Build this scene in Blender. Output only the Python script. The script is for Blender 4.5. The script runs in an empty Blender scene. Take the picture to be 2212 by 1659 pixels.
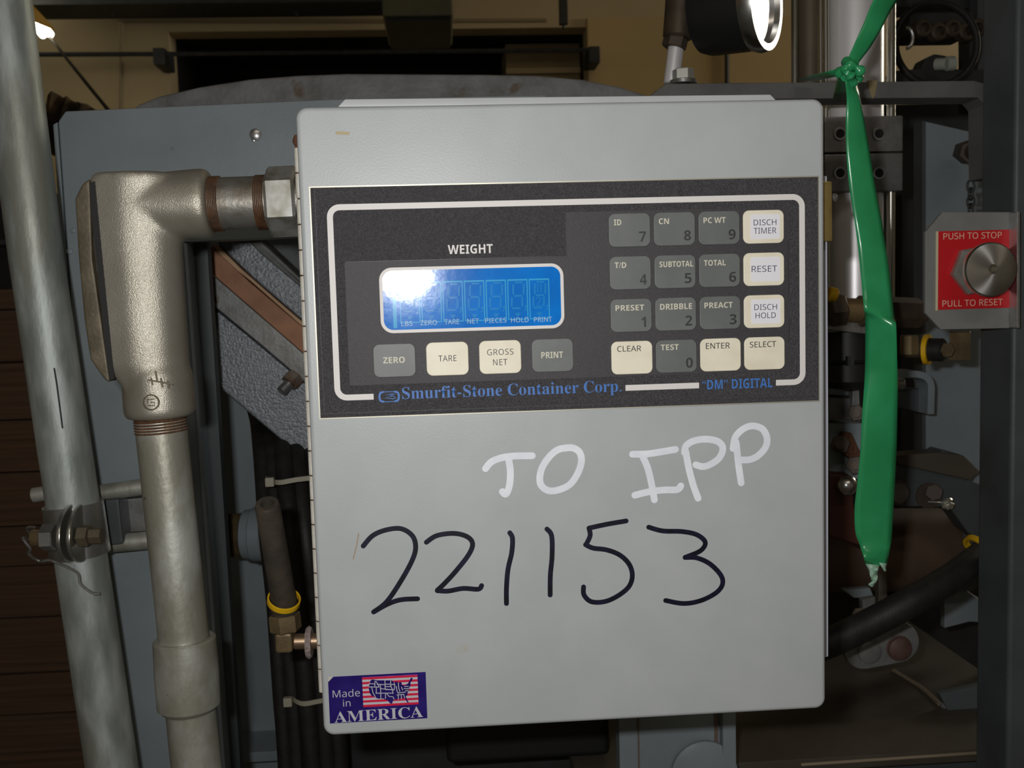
import bpy, bmesh, math, random
from mathutils import Vector, Matrix
random.seed(7)
S = bpy.context.scene
COL = S.collection

# ------------------------------------------------------------------ camera, light, exposure
O = Vector((0, 0, 1.30))                       # centre of the enclosure door (front face is the plane y = 0)
CAM = O + Vector((-0.07248, -0.59113, 0.07272))
RX = Vector((0.99738, -0.066458, -0.028587))   # image right
RD = Vector((-0.034015, -0.082035, -0.996049)) # image down
RF = Vector((0.063850, 0.994411, -0.084081))   # forward
FPX = 2200.0
cd = bpy.data.cameras.new('camera'); cam = bpy.data.objects.new('camera', cd); COL.objects.link(cam)
m = Matrix((RX, -RD, -RF)).transposed().to_4x4(); m.translation = CAM
cam.matrix_world = m
cd.sensor_width = 36; cd.lens = 36 * FPX / 2212; cd.clip_start = .02; cd.clip_end = 60
cd.dof.use_dof = True; cd.dof.focus_distance = 0.60; cd.dof.aperture_fstop = 24
S.camera = cam
S.view_settings.view_transform = 'Standard'; S.view_settings.look = 'None'
S.view_settings.gamma = 1; S.view_settings.exposure = 0.0; S.view_settings.use_curve_mapping = False

w = bpy.data.worlds.new('hall_air'); S.world = w; w.use_nodes = True
bg = w.node_tree.nodes['Background']; bg.inputs[0].default_value = (1, .86, .68, 1); bg.inputs[1].default_value = .07

def area(name, loc, target, sx, sy, power, col=(1, 1, 1)):
    l = bpy.data.lights.new(name, 'AREA'); l.shape = 'RECTANGLE'; l.size = sx; l.size_y = sy
    l.energy = power; l.color = col
    o = bpy.data.objects.new(name, l); COL.objects.link(o); o.location = loc
    o.rotation_euler = (Vector(target) - Vector(loc)).to_track_quat('-Z', 'Y').to_euler()
    return o
# the camera's own flash, up and left of the lens
FLASH = CAM + Vector((-0.043, 0.0, 0.030))
area('camera_flash', FLASH, O + Vector((-.03, 0, .07)), .026, .012, 2.6, (1, .99, .98))
# fluorescent tubes of the hall, high under the ceiling
area('hall_tube_light', (1.2, 2.6, 3.75), (1.2, 3.8, 0), 2.4, .3, 5, (1, .80, .50))
area('hall_tube_light', (-1.6, 2.4, 3.75), (-1.6, 3.6, 0), 2.4, .3, .9, (1, .82, .54))
area('hall_tube_light', (0.3, -2.6, 3.75), (0.3, -2.2, 0), 2.4, .3, 14, (1, .88, .74))

# ------------------------------------------------------------------ helpers
def at(px, py, Y):
    d = RX * ((px - 1106) / FPX) + RD * ((py - 829.5) / FPX) + RF
    return CAM + d * ((Y - CAM.y) / d.y)
def mpp(px, py, Y):
    return (at(px + 50, py, Y) - at(px - 50, py, Y)).length / 100

MATS = {}
def mat(name, col, rough=.5, metal=0, col2=None, nscale=60, nlo=.4, nhi=.65, bump=0, bscale=400, coat=0, crough=.1,
        spots=None, sscale=30, sthr=.68, stretch=None, emis=None, estr=0, trans=0, ior=1.45, detail=4, rough2=None, spec=.5):
    if name in MATS: return MATS[name]
    mt = bpy.data.materials.new(name); MATS[name] = mt; mt.use_nodes = True
    nt = mt.node_tree; N = nt.nodes; L = nt.links; b = N['Principled BSDF']
    def c4(c): return (c[0], c[1], c[2], 1)
    b.inputs['Base Color'].default_value = c4(col); b.inputs['Roughness'].default_value = rough
    b.inputs['Metallic'].default_value = metal; b.inputs['IOR'].default_value = ior
    b.inputs['Coat Weight'].default_value = coat; b.inputs['Coat Roughness'].default_value = crough
    b.inputs['Transmission Weight'].default_value = trans; b.inputs['Specular IOR Level'].default_value = spec
    if emis: b.inputs['Emission Color'].default_value = c4(emis); b.inputs['Emission Strength'].default_value = estr
    tc = N.new('ShaderNodeTexCoord'); vec = tc.outputs['Object']
    if stretch:
        mp = N.new('ShaderNodeMapping'); mp.inputs['Scale'].default_value = stretch
        L.new(vec, mp.inputs['Vector']); vec = mp.outputs['Vector']
    out = None
    if col2:
        n = N.new('ShaderNodeTexNoise'); n.inputs['Scale'].default_value = nscale; n.inputs['Detail'].default_value = detail
        L.new(vec, n.inputs['Vector'])
        r = N.new('ShaderNodeMapRange'); r.inputs['From Min'].default_value = nlo; r.inputs['From Max'].default_value = nhi
        L.new(n.outputs['Fac'], r.inputs['Value'])
        mx = N.new('ShaderNodeMix'); mx.data_type = 'RGBA'; mx.inputs['A'].default_value = c4(col); mx.inputs['B'].default_value = c4(col2)
        L.new(r.outputs['Result'], mx.inputs['Factor']); out = mx.outputs['Result']
        if rough2 is not None:
            rr = N.new('ShaderNodeMapRange'); rr.inputs['To Min'].default_value = rough; rr.inputs['To Max'].default_value = rough2
            L.new(r.outputs['Result'], rr.inputs['Value']); L.new(rr.outputs['Result'], b.inputs['Roughness'])
    if spots:
        n = N.new('ShaderNodeTexNoise'); n.inputs['Scale'].default_value = sscale; n.inputs['Detail'].default_value = 5
        L.new(vec, n.inputs['Vector'])
        r = N.new('ShaderNodeMapRange'); r.inputs['From Min'].default_value = sthr; r.inputs['From Max'].default_value = sthr + .06
        L.new(n.outputs['Fac'], r.inputs['Value'])
        mx = N.new('ShaderNodeMix'); mx.data_type = 'RGBA'; mx.inputs['B'].default_value = c4(spots)
        if out: L.new(out, mx.inputs['A'])
        else: mx.inputs['A'].default_value = c4(col)
        L.new(r.outputs['Result'], mx.inputs['Factor']); out = mx.outputs['Result']
    if out: L.new(out, b.inputs['Base Color'])
    if bump:
        n = N.new('ShaderNodeTexNoise'); n.inputs['Scale'].default_value = bscale; n.inputs['Detail'].default_value = 3
        L.new(vec, n.inputs['Vector'])
        bp = N.new('ShaderNodeBump'); bp.inputs['Strength'].default_value = bump; bp.inputs['Distance'].default_value = .001
        L.new(n.outputs['Fac'], bp.inputs['Height']); L.new(bp.outputs['Normal'], b.inputs['Normal'])
        if coat: L.new(bp.outputs['Normal'], b.inputs['Coat Normal'])
    return mt

def catmull(pts, n=6, closed=False):
    P = [Vector(p) for p in pts]; out = []; k = len(P)
    rng = range(k if closed else k - 1)
    for i in rng:
        if closed: a, b, c, d = P[i - 1], P[i], P[(i + 1) % k], P[(i + 2) % k]
        else: a, b, c, d = P[max(i - 1, 0)], P[i], P[i + 1], P[min(i + 2, k - 1)]
        for j in range(n):
            t = j / n
            out.append(.5 * ((2 * b) + (c - a) * t + (2 * a - 5 * b + 4 * c - d) * t * t + (3 * b - a - 3 * c + d) * t ** 3))
    if not closed: out.append(P[-1])
    return out

def frame(d):
    d = Vector(d).normalized()
    u = d.cross(Vector((0, 0, 1)) if abs(d.z) < .9 else Vector((1, 0, 0))).normalized()
    return d, u, d.cross(u).normalized()

class MB:
    def __init__(s): s.bm = bmesh.new()
    def face(s, vs):
        try: return s.bm.faces.new(vs)
        except ValueError: return None
    def box(s, a, b):
        x0, y0, z0 = a; x1, y1, z1 = b
        v = [s.bm.verts.new(p) for p in ((x0, y0, z0), (x1, y0, z0), (x1, y1, z0), (x0, y1, z0), (x0, y0, z1), (x1, y0, z1), (x1, y1, z1), (x0, y1, z1))]
        for f in ((0, 3, 2, 1), (4, 5, 6, 7), (0, 1, 5, 4), (1, 2, 6, 5), (2, 3, 7, 6), (3, 0, 4, 7)): s.face([v[i] for i in f])
        return s
    def loft(s, rings, cap=True, closed=False):
        R = [[s.bm.verts.new(p) for p in r] for r in rings]; n = len(R[0])
        m_ = len(R)
        for i in range(m_ if closed else m_ - 1):
            a, b = R[i], R[(i + 1) % m_]
            for j in range(n): s.face((a[j], a[(j + 1) % n], b[(j + 1) % n], b[j]))
        if cap and not closed: s.face(R[0][::-1]); s.face(R[-1])
        return s
    def lathe(s, prof, p0, d, seg=28, ang=0, cap=True):
        d, u, v = frame(d); p0 = Vector(p0)
        return s.loft([[p0 + d * t + (u * math.cos(ang + 2 * math.pi * k / seg) + v * math.sin(ang + 2 * math.pi * k / seg)) * r for k in range(seg)] for t, r in prof], cap)
    def cyl(s, p0, p1, r, r1=None, seg=24, ang=0):
        p0 = Vector(p0); p1 = Vector(p1); L = (p1 - p0).length
        return s.lathe([(0, r), (L, r if r1 is None else r1)], p0, p1 - p0, seg, ang)
    def rod(s, p0, p1, r, e=None, seg=24, ang=0):          # cylinder with chamfered ends
        p0 = Vector(p0); p1 = Vector(p1); L = (p1 - p0).length; e = e or r * .15
        return s.lathe([(0, r - e), (e, r), (L - e, r), (L, r - e)], p0, p1 - p0, seg, ang)
    def hexa(s, p0, p1, r, ang=0): return s.rod(p0, p1, r, r * .08, 6, ang)
    def tube(s, pts, r, seg=12, smooth=6, closed=False, rad=None):
        P = catmull(pts, smooth, closed) if smooth > 1 else [Vector(p) for p in pts]
        rings = []; up = None; n = len(P)
        for i, p in enumerate(P):
            if closed: t = (P[(i + 1) % n] - P[i - 1]).normalized()
            else: t = (P[min(i + 1, n - 1)] - P[max(i - 1, 0)]).normalized()
            if up is None: _, up, _ = frame(t)
            up = (up - t * up.dot(t)).normalized(); v = t.cross(up)
            rr = rad(i / (n - 1)) * r if rad else r
            rings.append([p + (up * math.cos(2 * math.pi * k / seg) + v * math.sin(2 * math.pi * k / seg)) * rr for k in range(seg)])
        return s.loft(rings, True, closed)
    def prism(s, pts, y0, y1):                              # polygon given as world points, extruded along y
        P = [Vector(p) for p in pts]
        return s.loft([[Vector((p.x, y0, p.z)) for p in P], [Vector((p.x, y1, p.z)) for p in P]])
    def pxprism(s, pxs, Y, th):
        P = [at(x, y, Y) for x, y in pxs]
        return s.prism(P, Y, Y + th)
    def ring(s, outer, inner, y0, y1):                      # flat ring between two outlines in xz
        n = len(outer)
        f = lambda L, y: [Vector((p[0], y, p[1])) for p in L]
        return s.loft([f(outer, y1), f(outer, y0), f(inner, y0), f(inner, y1)], closed=True)
    layer = 0
    def stroke(s, pts, wd, y, th=.00012, smooth=6):         # flat pen stroke with round ends, points (x,z)
        P = catmull([Vector((p[0], 0, p[1])) for p in pts], smooth) if smooth > 1 else [Vector((p[0], 0, p[1])) for p in pts]
        n = len(P); Lf, Rt = [], []; y = y - .00003 * s.layer; s.layer += 1; ys = [y - .00003 * i / n for i in range(n)]
        for i, p in enumerate(P):
            t = (P[min(i + 1, n - 1)] - P[max(i - 1, 0)]).normalized(); nn = Vector((-t.z, 0, t.x))
            k = wd / 2
            Lf.append(p + nn * k); Rt.append(p - nn * k)
        def cap(c, t, k):
            nn = Vector((-t.z, 0, t.x))
            return [c + (nn * math.cos(a) + t * math.sin(a)) * k for a in [math.pi * j / 8 for j in range(1, 8)]]
        t0 = (P[0] - P[1]).normalized(); t1 = (P[-1] - P[-2]).normalized()
        c1 = cap(P[-1], t1, wd / 2); c0 = cap(P[0], t0, wd / 2)
        def V(p, yy): return s.bm.verts.new((p.x, yy, p.z))
        fl = [V(p, yy) for p, yy in zip(Lf, ys)]; fr = [V(p, yy) for p, yy in zip(Rt, ys)]
        for i in range(n - 1): s.face((fl[i], fr[i], fr[i + 1], fl[i + 1]))
        if s.caps:
            s.face([fl[-1]] + [V(p, ys[-1]) for p in c1] + [fr[-1]])
            s.face([fr[0]] + [V(p, y) for p in c0] + [fl[0]])
        return s
    caps = True
    def build(s, name, mt, parent=None, bevel=0, seg=2, smooth=35, kind=None, label=None, recalc=True, solid=0):
        bm = s.bm
        bmesh.ops.remove_doubles(bm, verts=bm.verts, dist=1e-7)
        if recalc: bmesh.ops.recalc_face_normals(bm, faces=bm.faces)
        if bevel:
            ed = [e for e in bm.edges if len(e.link_faces) == 2 and e.calc_face_angle(0) > .5]
            bmesh.ops.bevel(bm, geom=ed, offset=bevel, segments=seg, affect='EDGES', profile=.5, clamp_overlap=True)
        if parent:
            off = ORG[parent.name]; bmesh.ops.translate(bm, verts=bm.verts, vec=-off)
        me = bpy.data.meshes.new(name); bm.to_mesh(me); bm.free()
        if smooth: me.shade_smooth(); me.set_sharp_from_angle(angle=math.radians(smooth))
        if mt: me.materials.append(mt)
        o = bpy.data.objects.new(name, me); COL.objects.link(o)
        if parent: o.parent = parent; ORG[o.name] = off
        else: ORG[o.name] = Vector((0, 0, 0))
        if solid:
            sm = o.modifiers.new('thick', 'SOLIDIFY'); sm.thickness = solid; sm.offset = 0
        if bevel: o.modifiers.new('normals', 'WEIGHTED_NORMAL').keep_sharp = True
        if kind: o['kind'] = kind
        if label: o['label'] = label
        return o
ORG = {}
def thing(name, label, cat, loc, group=None):
    o = bpy.data.objects.new(name, None); COL.objects.link(o); o.empty_display_size = .02
    o.location = loc; ORG[o.name] = Vector(loc); o['label'] = label; o['category'] = cat
    if group: o['group'] = group
    return o
def tag(o, label, cat, group=None):
    o['label'] = label; o['category'] = cat
    if group: o['group'] = group
    return o

def rrect(x0, x1, z0, z1, r, n=6):
    out = []
    for cx, cz, a0 in ((x1 - r, z1 - r, 0), (x0 + r, z1 - r, 90), (x0 + r, z0 + r, 180), (x1 - r, z0 + r, 270)):
        for k in range(n + 1):
            a = math.radians(a0 + 90 * k / n); out.append((cx + r * math.cos(a), cz + r * math.sin(a)))
    return out
def plate(x0, x1, z0, z1, r, y0, y1, name, mt, parent, bevel=0, label=None):
    b = MB(); b.prism([Vector((p[0], 0, p[1])) for p in rrect(x0, x1, z0, z1, r)], y0, y1)
    return b.build(name, mt, parent, bevel=bevel, label=label)

def sans(s, bold):
    o = ''
    for ch in s:
        if 'A' <= ch <= 'Z': o += chr((0x1D5D4 if bold else 0x1D5A0) + ord(ch) - 65)
        elif 'a' <= ch <= 'z': o += chr((0x1D5EE if bold else 0x1D5BA) + ord(ch) - 97)
        elif '0' <= ch <= '9': o += chr((0x1D7EC if bold else 0x1D7E2) + ord(ch) - 48)
        else: o += ch
    return o
def serif(s):
    o = ''
    for ch in s:
        if 'A' <= ch <= 'Z': o += chr(0x1D400 + ord(ch) - 65)
        elif 'a' <= ch <= 'z': o += chr(0x1D41A + ord(ch) - 97)
        else: o += ch
    return o
def text(s, cx, cy, wpx, hpx, Y, mt, parent, name='legend', bold=0.0, th=.0001, space=1.0, label=None, rot=0, n=Vector((0, -1, 0))):
    c = bpy.data.curves.new('t', 'FONT'); c.body = sans(s, bold > .008); c.offset = 0 if bold > .008 else bold; c.resolution_u = 3; c.space_character = space
    c.align_x = 'CENTER'; c.space_line = .95
    to = bpy.data.objects.new('t', c); COL.objects.link(to)
    bpy.context.view_layer.update()
    me = bpy.data.meshes.new_from_object(to.evaluated_get(bpy.context.evaluated_depsgraph_get()))
    bpy.data.objects.remove(to); bpy.data.curves.remove(c)
    xs = [v.co.x for v in me.vertices]; ys = [v.co.y for v in me.vertices]
    ce = at(cx, cy, Y); W = (at(cx + wpx / 2, cy, Y) - at(cx - wpx / 2, cy, Y)).x; H = (at(cx, cy - hpx / 2, Y) - at(cx, cy + hpx / 2, Y)).z
    sx = W / (max(xs) - min(xs)); sy = H / (max(ys) - min(ys)); mx = (max(xs) + min(xs)) / 2; my = (max(ys) + min(ys)) / 2
    off = ORG[parent.name] if parent else Vector((0, 0, 0))
    for v in me.vertices:
        X = (v.co.x - mx) * sx; Z = (v.co.y - my) * sy
        v.co = ce + Vector((X * math.cos(rot) - Z * math.sin(rot), 0, X * math.sin(rot) + Z * math.cos(rot))) - off
    me.materials.clear(); me.materials.append(mt); me.name = name
    o = bpy.data.objects.new(name, me); COL.objects.link(o)
    if parent: o.parent = parent
    ORG[o.name] = off
    if label: o['label'] = label
    return o

# ------------------------------------------------------------------ materials
M_door = mat('grey_enclosure_paint', (.415, .44, .445), .36, 0, (.445, .468, .47), 25, bump=.06, bscale=900, spots=(.42, .38, .28), sscale=22, sthr=.72)
M_lip = mat('grey_lip_paint', (.47, .49, .49), .4, 0, (.43, .45, .45), 20)
M_dark = mat('dark_textured_faceplate', (.040, .038, .042), .34, 0, (.075, .072, .078), 1300, bump=.8, bscale=1700, nlo=.4, nhi=.75, spots=(.24, .24, .26), sscale=2100, sthr=.685)  # pale speckles put the flash's glitter on the texture into the colour
M_over = mat('smooth_dark_overlay', (.036, .033, .036), .55, 0, (.044, .041, .044), 900, bump=.2, bscale=1500)
M_white = mat('white_print', (.74, .71, .68), .5)
M_cream = mat('cream_key', (.84, .79, .63), .45, 0, (.78, .72, .56), 60)
M_greyk = mat('grey_key', (.125, .135, .13), .45, 0, (.14, .15, .145), 80)
M_wlab = mat('white_label_paper', (.84, .83, .87), .5)
M_ink = mat('dark_ink', (.030, .030, .034), .5)
M_inkb = mat('blue_black_ink', (.05, .055, .10), .5)
M_keyt = mat('cream_legend', (.62, .59, .47), .5)
M_blue = mat('blue_print', (.05, .17, .50), .5)
M_lcd = mat('blue_display_filter', (.0, .155, .58), .5, 0, (.0, .20, .70), 40, bump=.05, bscale=120, coat=.45, crough=.105, spec=.05)
M_seg = mat('pale_blue_segment', (.01, .23, .60), .35, 0, coat=.45, crough=.105, spec=.05)
M_cell = mat('bright_blue_cell_line', (.04, .38, .70), .35, 0, coat=.45, crough=.105, spec=.05)
M_ann = mat('display_caption_ink', (.42, .55, .72), .4, 0, coat=.45, crough=.105, spec=.05)
M_marker = mat('black_marker_ink', (.004, .004, .010), .35, 0, (.010, .008, .03), 200)
M_paint = mat('white_paint_marker', (.76, .79, .86), .45, 0, (.84, .87, .92), 90)
M_rust = mat('rust', (.12, .045, .02), .8, 0, (.05, .025, .015), 500)
M_knuck = mat('hinge_paint', (.58, .56, .50), .4, 0, (.46, .42, .34), 120)
M_galv = mat('galvanised_pipe', (.30, .33, .31), .46, .45, (.50, .54, .52), 55, bump=.35, bscale=220, spots=(.30, .31, .27), sscale=14, sthr=.56, stretch=(1, 1, .3), rough2=.58)
M_galv2 = mat('galvanised_conduit', (.34, .33, .27), .44, .5, (.52, .53, .48), 40, bump=.25, bscale=300, spots=(.15, .14, .10), sscale=330, sthr=.70, stretch=(1, 1, .6), rough2=.5)
M_cast = mat('cast_silver_paint', (.36, .335, .275), .36, .6, (.42, .395, .33), 30, bump=.3, bscale=1500, spots=(.16, .12, .07), sscale=25, sthr=.70)
M_castd = mat('tarnished_cover_edge', (.09, .073, .045), .55, .3, (.14, .115, .075), 60, bump=.3)
M_thread = mat('rusty_thread', (.24, .12, .06), .55, .4, (.13, .07, .04), 200, bump=.3, bscale=500)
M_nip = mat('stained_nipple_steel', (.30, .29, .26), .45, .7, (.20, .17, .13), 60, bump=.2)
M_zinc = mat('zinc_plated_steel', (.55, .56, .56), .32, .9, (.42, .42, .40), 60, bump=.1)
M_blg = mat('blue_grey_machine_paint', (.235, .275, .295), .42, 0, (.205, .24, .26), 14, bump=.12, bscale=250, spots=(.10, .09, .08), sscale=60, sthr=.76)
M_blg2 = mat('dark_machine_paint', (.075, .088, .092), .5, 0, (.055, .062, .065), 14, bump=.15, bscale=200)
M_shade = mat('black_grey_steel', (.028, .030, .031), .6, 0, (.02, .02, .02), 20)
M_arm = mat('rough_cast_grey', (.17, .185, .20), .38, .25, (.24, .26, .28), 220, bump=1.0, bscale=420, nlo=.35, nhi=.7)
M_arms = mat('ground_grey_steel', (.22, .225, .22), .45, .2, (.17, .17, .16), 60, bump=.3, bscale=300, spots=(.11, .08, .05), sscale=40, sthr=.68)
M_leath = mat('tan_brake_band', (.36, .17, .09), .6, 0, (.29, .135, .07), 50, bump=.2)
M_tan = mat('pale_band_edge', (.52, .33, .19), .6, 0, (.44, .27, .15), 60)
M_rubber = mat('black_rubber', (.012, .011, .011), .55, 0, (.018, .017, .015), 80, bump=.2)
M_hose = mat('worn_rubber_hose', (.045, .038, .030), .6, 0, (.07, .055, .04), 60, bump=.3)
M_yel = mat('yellow_plastic', (.80, .48, .01), .4, 0, (.65, .36, .01), 90)
M_brass = mat('dull_brass', (.22, .16, .08), .45, .4, (.14, .10, .05), 50, bump=.15)
M_brassd = mat('dark_brass', (.085, .062, .040), .55, .2, (.055, .04, .028), 60)
M_chrome = mat('polished_cylinder_tube', (.95, .94, .95), .36, .4, (.80, .79, .80), 15, stretch=(1, 1, .1))
M_alu = mat('machined_block', (.32, .31, .30), .42, .8, (.24, .23, .22), 60, bump=.2, bscale=300)
M_spun = mat('spun_aluminium', (.66, .65, .62), .27, 1, (.58, .57, .54), 80)
M_green = mat('green_plastic_film', (.030, .34, .12), .3, 0, (.038, .41, .155), 30, bump=.10, bscale=60, coat=.35, crough=.15, trans=.08)
M_greenp = mat('stretched_pale_film', (.28, .50, .36), .3, 0, (.45, .62, .50), 400)
M_red = mat('red_label', (.58, .012, .018), .4)
M_tcream = mat('label_lettering', (.80, .55, .42), .5)
M_wall = mat('beige_wall_paint', (.50, .40, .24), .7, 0, (.46, .365, .22), 1.2)
M_wall2 = mat('amber_wall_paint', (.52, .38, .18), .7, 0, (.47, .35, .17), 1.5)
M_open = mat('dark_loft_interior', (.012, .011, .010), .9)
M_conc = mat('concrete', (.22, .20, .17), .8, 0, (.16, .15, .13), 3, bump=.3, bscale=30)
M_card = mat('brown_board', (.15, .088, .052), .85, 0, (.085, .050, .030), 10, stretch=(.2, .2, 12), nlo=.35, nhi=.65, bump=.5, bscale=60)
M_deck = mat('oily_brown_steel', (.095, .080, .060), .55, .1, (.07, .058, .045), 12, bump=.2, bscale=120)
M_motor = mat('brown_motor_paint', (.11, .066, .044), .6, 0, (.08, .052, .036), 18, bump=.2)
M_black = mat('black_case', (.012, .012, .012), .45)
M_foil = mat('blue_foil', (.035, .018, .22), .25, .5, (.05, .03, .30), 60)
M_silv = mat('silver_foil', (.62, .63, .68), .3, .2)
M_fred = mat('red_foil', (.70, .02, .07), .3, .15)
M_grime = mat('brown_grime', (.17, .14, .10), .7)
M_glow = mat('fluorescent_tube', (1, 1, .9), .5, emis=(1, .97, .80), estr=8)
M_refl = mat('enamel_reflector', (.80, .50, .12), .5)
M_glass = mat('dial_face', (.96, .96, .97), .06, .7, coat=1, crough=.04)

# ------------------------------------------------------------------ the hall
def struct(b, name, mt, **k):
    o = b.build(name, mt, **k); o['kind'] = 'structure'; return o
WY = 5.0
struct(MB().box((-6, -4, -.1), (6, WY + .2, 0)), 'floor', M_conc, smooth=0)
struct(MB().box((-6, -4, 4.0), (6, WY + .2, 4.1)), 'ceiling', mat('ceiling_paint', (.20, .17, .12), .8), smooth=0)
# back wall with a dark loft opening
xa, xb = at(365, 100, WY).x, at(1268, 100, WY).x
zt, zb = at(800, 64, WY).z, at(800, 250, WY).z
b = MB()
b.box((-6, WY, 0), (xa, WY + .15, 4)); b.box((xb, WY, 0), (6, WY + .15, 4)); b.box((xa, WY, zt), (xb, WY + .15, 4)); b.box((xa, WY, 0), (xb, WY + .15, zb))
wall = struct(b, 'wall_back', M_wall, smooth=0)
MB().box((xa - .05, WY + .9, zb - .1), (xb + .05, WY + .95, zt + .1)).build('opening_rear', M_open, wall)
MB().box((xa - .05, WY + .15, zb - .06), (xb + .05, WY + .95, zb)).build('opening_floor', M_open, wall)
MB().box((xa - .05, WY + .15, zt), (xb + .05, WY + .95, zt + .06)).build('opening_soffit', M_open, wall)
MB().box((xa - .06, WY + .15, zb), (xa, WY + .95, zt)).build('opening_side', M_open, wall)
MB().box((xb, WY + .15, zb), (xb + .06, WY + .95, zt)).build('opening_side', M_open, wall)
# raised sheet panels of the wall, with rounded outline beads
bp = MB(); bp.tube([at(262, 330, WY), at(262, 200, WY), at(262, 60, WY), at(268, 47, WY), at(300, 44, WY), at(700, 46, WY), at(1180, 44, WY)], .012, 8, 4)
bp.build('panel_bead', mat('bead_paint', (.30, .235, .14), .6), wall)
p = at(1262, 40, WY); q = at(1640, 40, WY)
MB().box((xb, WY - .02, .5), (q.x + .6, WY, p.z)).build('wall_sheet', M_wall2, wall, bevel=.004)
z0 = at(300, 8, WY - .6).z
struct(MB().box((-6, WY - .6, z0), (at(828, 5, WY - .5).x, WY - .35, z0 + .35)), 'trim_1', M_shade)
struct(MB().box((-6.1, -4, 0), (-6, WY, 4)), 'wall_left', M_wall, smooth=0)
wr = MB()
wr.box((6, -4, 0), (6.1, 3.3, 4)); wr.box((6, 3.3, 0), (6.1, 4.9, 2.7)); wr.box((6, 3.3, 3.8), (6.1, 4.9, 4)); wr.box((6, 4.9, 0), (6.1, WY, 4))
struct(wr, 'wall_right', M_wall, smooth=0)
wn = struct(MB().box((6.04, 3.3, 2.7), (6.06, 4.9, 3.8)), 'window_1', mat('bright_window_pane', (.8, .8, .7), .3, emis=(1, .93, .78), estr=16), smooth=0)
for y_ in (3.3, 4.84): MB().box((5.98, y_, 2.7), (6.08, y_ + .06, 3.8)).build('window_mullion', M_shade, wn)
MB().box((5.98, 3.36, 3.19), (6.03, 4.84, 3.24)).build('window_transom', M_shade, wn)

# rail along the wall in front of the opening
yr = WY - .18
t = thing('wall_rail', 'thin dark pipe rail running across the wall and the dark opening', 'rail', at(700, 110, yr))
MB().tube([at(-900, 120, yr), at(345, 117, yr), at(1285, 108, yr)], .012, 8, 1).build('pipe', M_shade, t)
for (px, py) in ((345, 120), (1283, 116)):
    a = at(px, py, yr); MB().box((a.x - .03, yr - .02, a.z - .05), (a.x + .03, WY, a.z + .035)).build('bracket', M_shade, t, bevel=.006)
for i, (px, py) in enumerate(((245, 14), (640, 14), (1217, 40))):
    a = at(px, py, WY - .45); lab = ('short dark hanger above the left wall panel', 'short dark hanger above the middle of the dark opening', 'short dark hanger above the right end of the dark opening')[i]
    b = MB(); b.box((a.x - .02, WY - .47, a.z - .03), (a.x + .02, WY - .43, a.z + .16)); b.cyl((a.x, WY - .45, a.z - .05), (a.x, WY - .45, 4.0), .008, seg=8)
    tag(b.build('pipe_hanger', M_shade, bevel=.002), lab, 'hanger', 'hangers along the top of the far wall')
# beige carton inside the opening
a = at(1092, 165, WY + .35); c = at(1262, 97, WY + .35)
t = thing('beige_crate', 'beige crate standing at the right end of the dark opening', 'crate', (a.x, WY + .35, zb))
MB().box((a.x, WY + .3, zb), (c.x, WY + .7, c.z)).build('crate_body', mat('crate_beige', (.30, .23, .12), .7, 0, (.24, .18, .09), 3), t, bevel=.008)
MB().box((a.x, WY + .28, c.z - .06), (c.x, WY + .31, c.z - .035)).build('crate_batten', M_wall, t)
MB().box((a.x, WY + .28, a.z + .0), (c.x, WY + .31, a.z + .03)).build('crate_batten', M_wall, t)
# cable drop on the wall
MB().tube([at(1569, -80, WY - .03), at(1570, 60, WY - .03), at(1571, 330, WY - .03)], .012, 8, 1)
b = MB(); b.tube([at(1569, -80, WY - .035), at(1570, 60, WY - .035), at(1571, 430, WY - .035)], .012, 8, 1)
tag(b.build('wall_cable', M_shade), 'dark vertical cable on the amber wall behind the pressure gauge', 'cable')
# hanging lamp box, top centre
Y = 3.6; a = at(826, 36, Y); c = at(976, -60, Y)
t = thing('light_fixture', 'grey green box light hanging over the dark opening', 'ceiling light', (a.x, Y, a.z))
MB().box((a.x, Y, a.z), (c.x, Y + .5, c.z)).build('housing', mat('fixture_green', (.10, .10, .06), .5, 0, (.075, .075, .045), 6), t, bevel=.012)
MB().box((a.x + .01, Y + .02, a.z - .012), (c.x - .01, Y + .48, a.z - .001)).build('diffuser', M_shade, t)
b = MB(); 
for x in (a.x + .05, c.x - .05): b.cyl((x, Y + .25, c.z), (x, Y + .25, 4.0), .006, seg=8)
b.build('hanging_wire', M_shade, t)
# bare tube lamp, top left
Y = 3.0
A = at(110, 74, Y); B = at(-40, -95, Y + 2.0)
d = (B - A).normalized()
t = thing('tube_lamp', 'lit twin tube lamp with amber reflector beside the leaning pipe', 'ceiling light', A)
for off in (Vector((-.002, 0, 0)), Vector((-.026, 0, -.002))):
    b = MB(); b.rod(A + off, B + off, .0125, .006, 14); b.build('fluorescent_tube', M_glow, t)
b = MB(); up = Vector((0, 0, 1))
q0, q1 = A + Vector((-.055, 0, .042)), A + Vector((.014, 0, .012))
b.loft([[q0, q1, q1 + up * .006, q0 + up * .006], [q0 + (B - A), q1 + (B - A), q1 + (B - A) + up * .006, q0 + (B - A) + up * .006]])
b.build('reflector', M_refl, t)
b = MB(); b.tube([A + (B - A) * .5 + Vector((0, 0, .03)), Vector(((A + B) / 2).xy.to_tuple() + (4.0,))], .004, 6, 1); b.build('hanging_wire', M_shade, t)
b = MB(); b.tube([at(108, 80, 3.0), at(150, 134, 2.6), at(195, 190, 2.2), at(238, 243, 1.9), at(262, 275, 1.8), at(270, 330, 1.78)], .0045, 8, 4)
tag(b.build('slack_cable', M_rubber), 'thin black cable slanting down from the lit tube lamp', 'cable')

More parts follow.
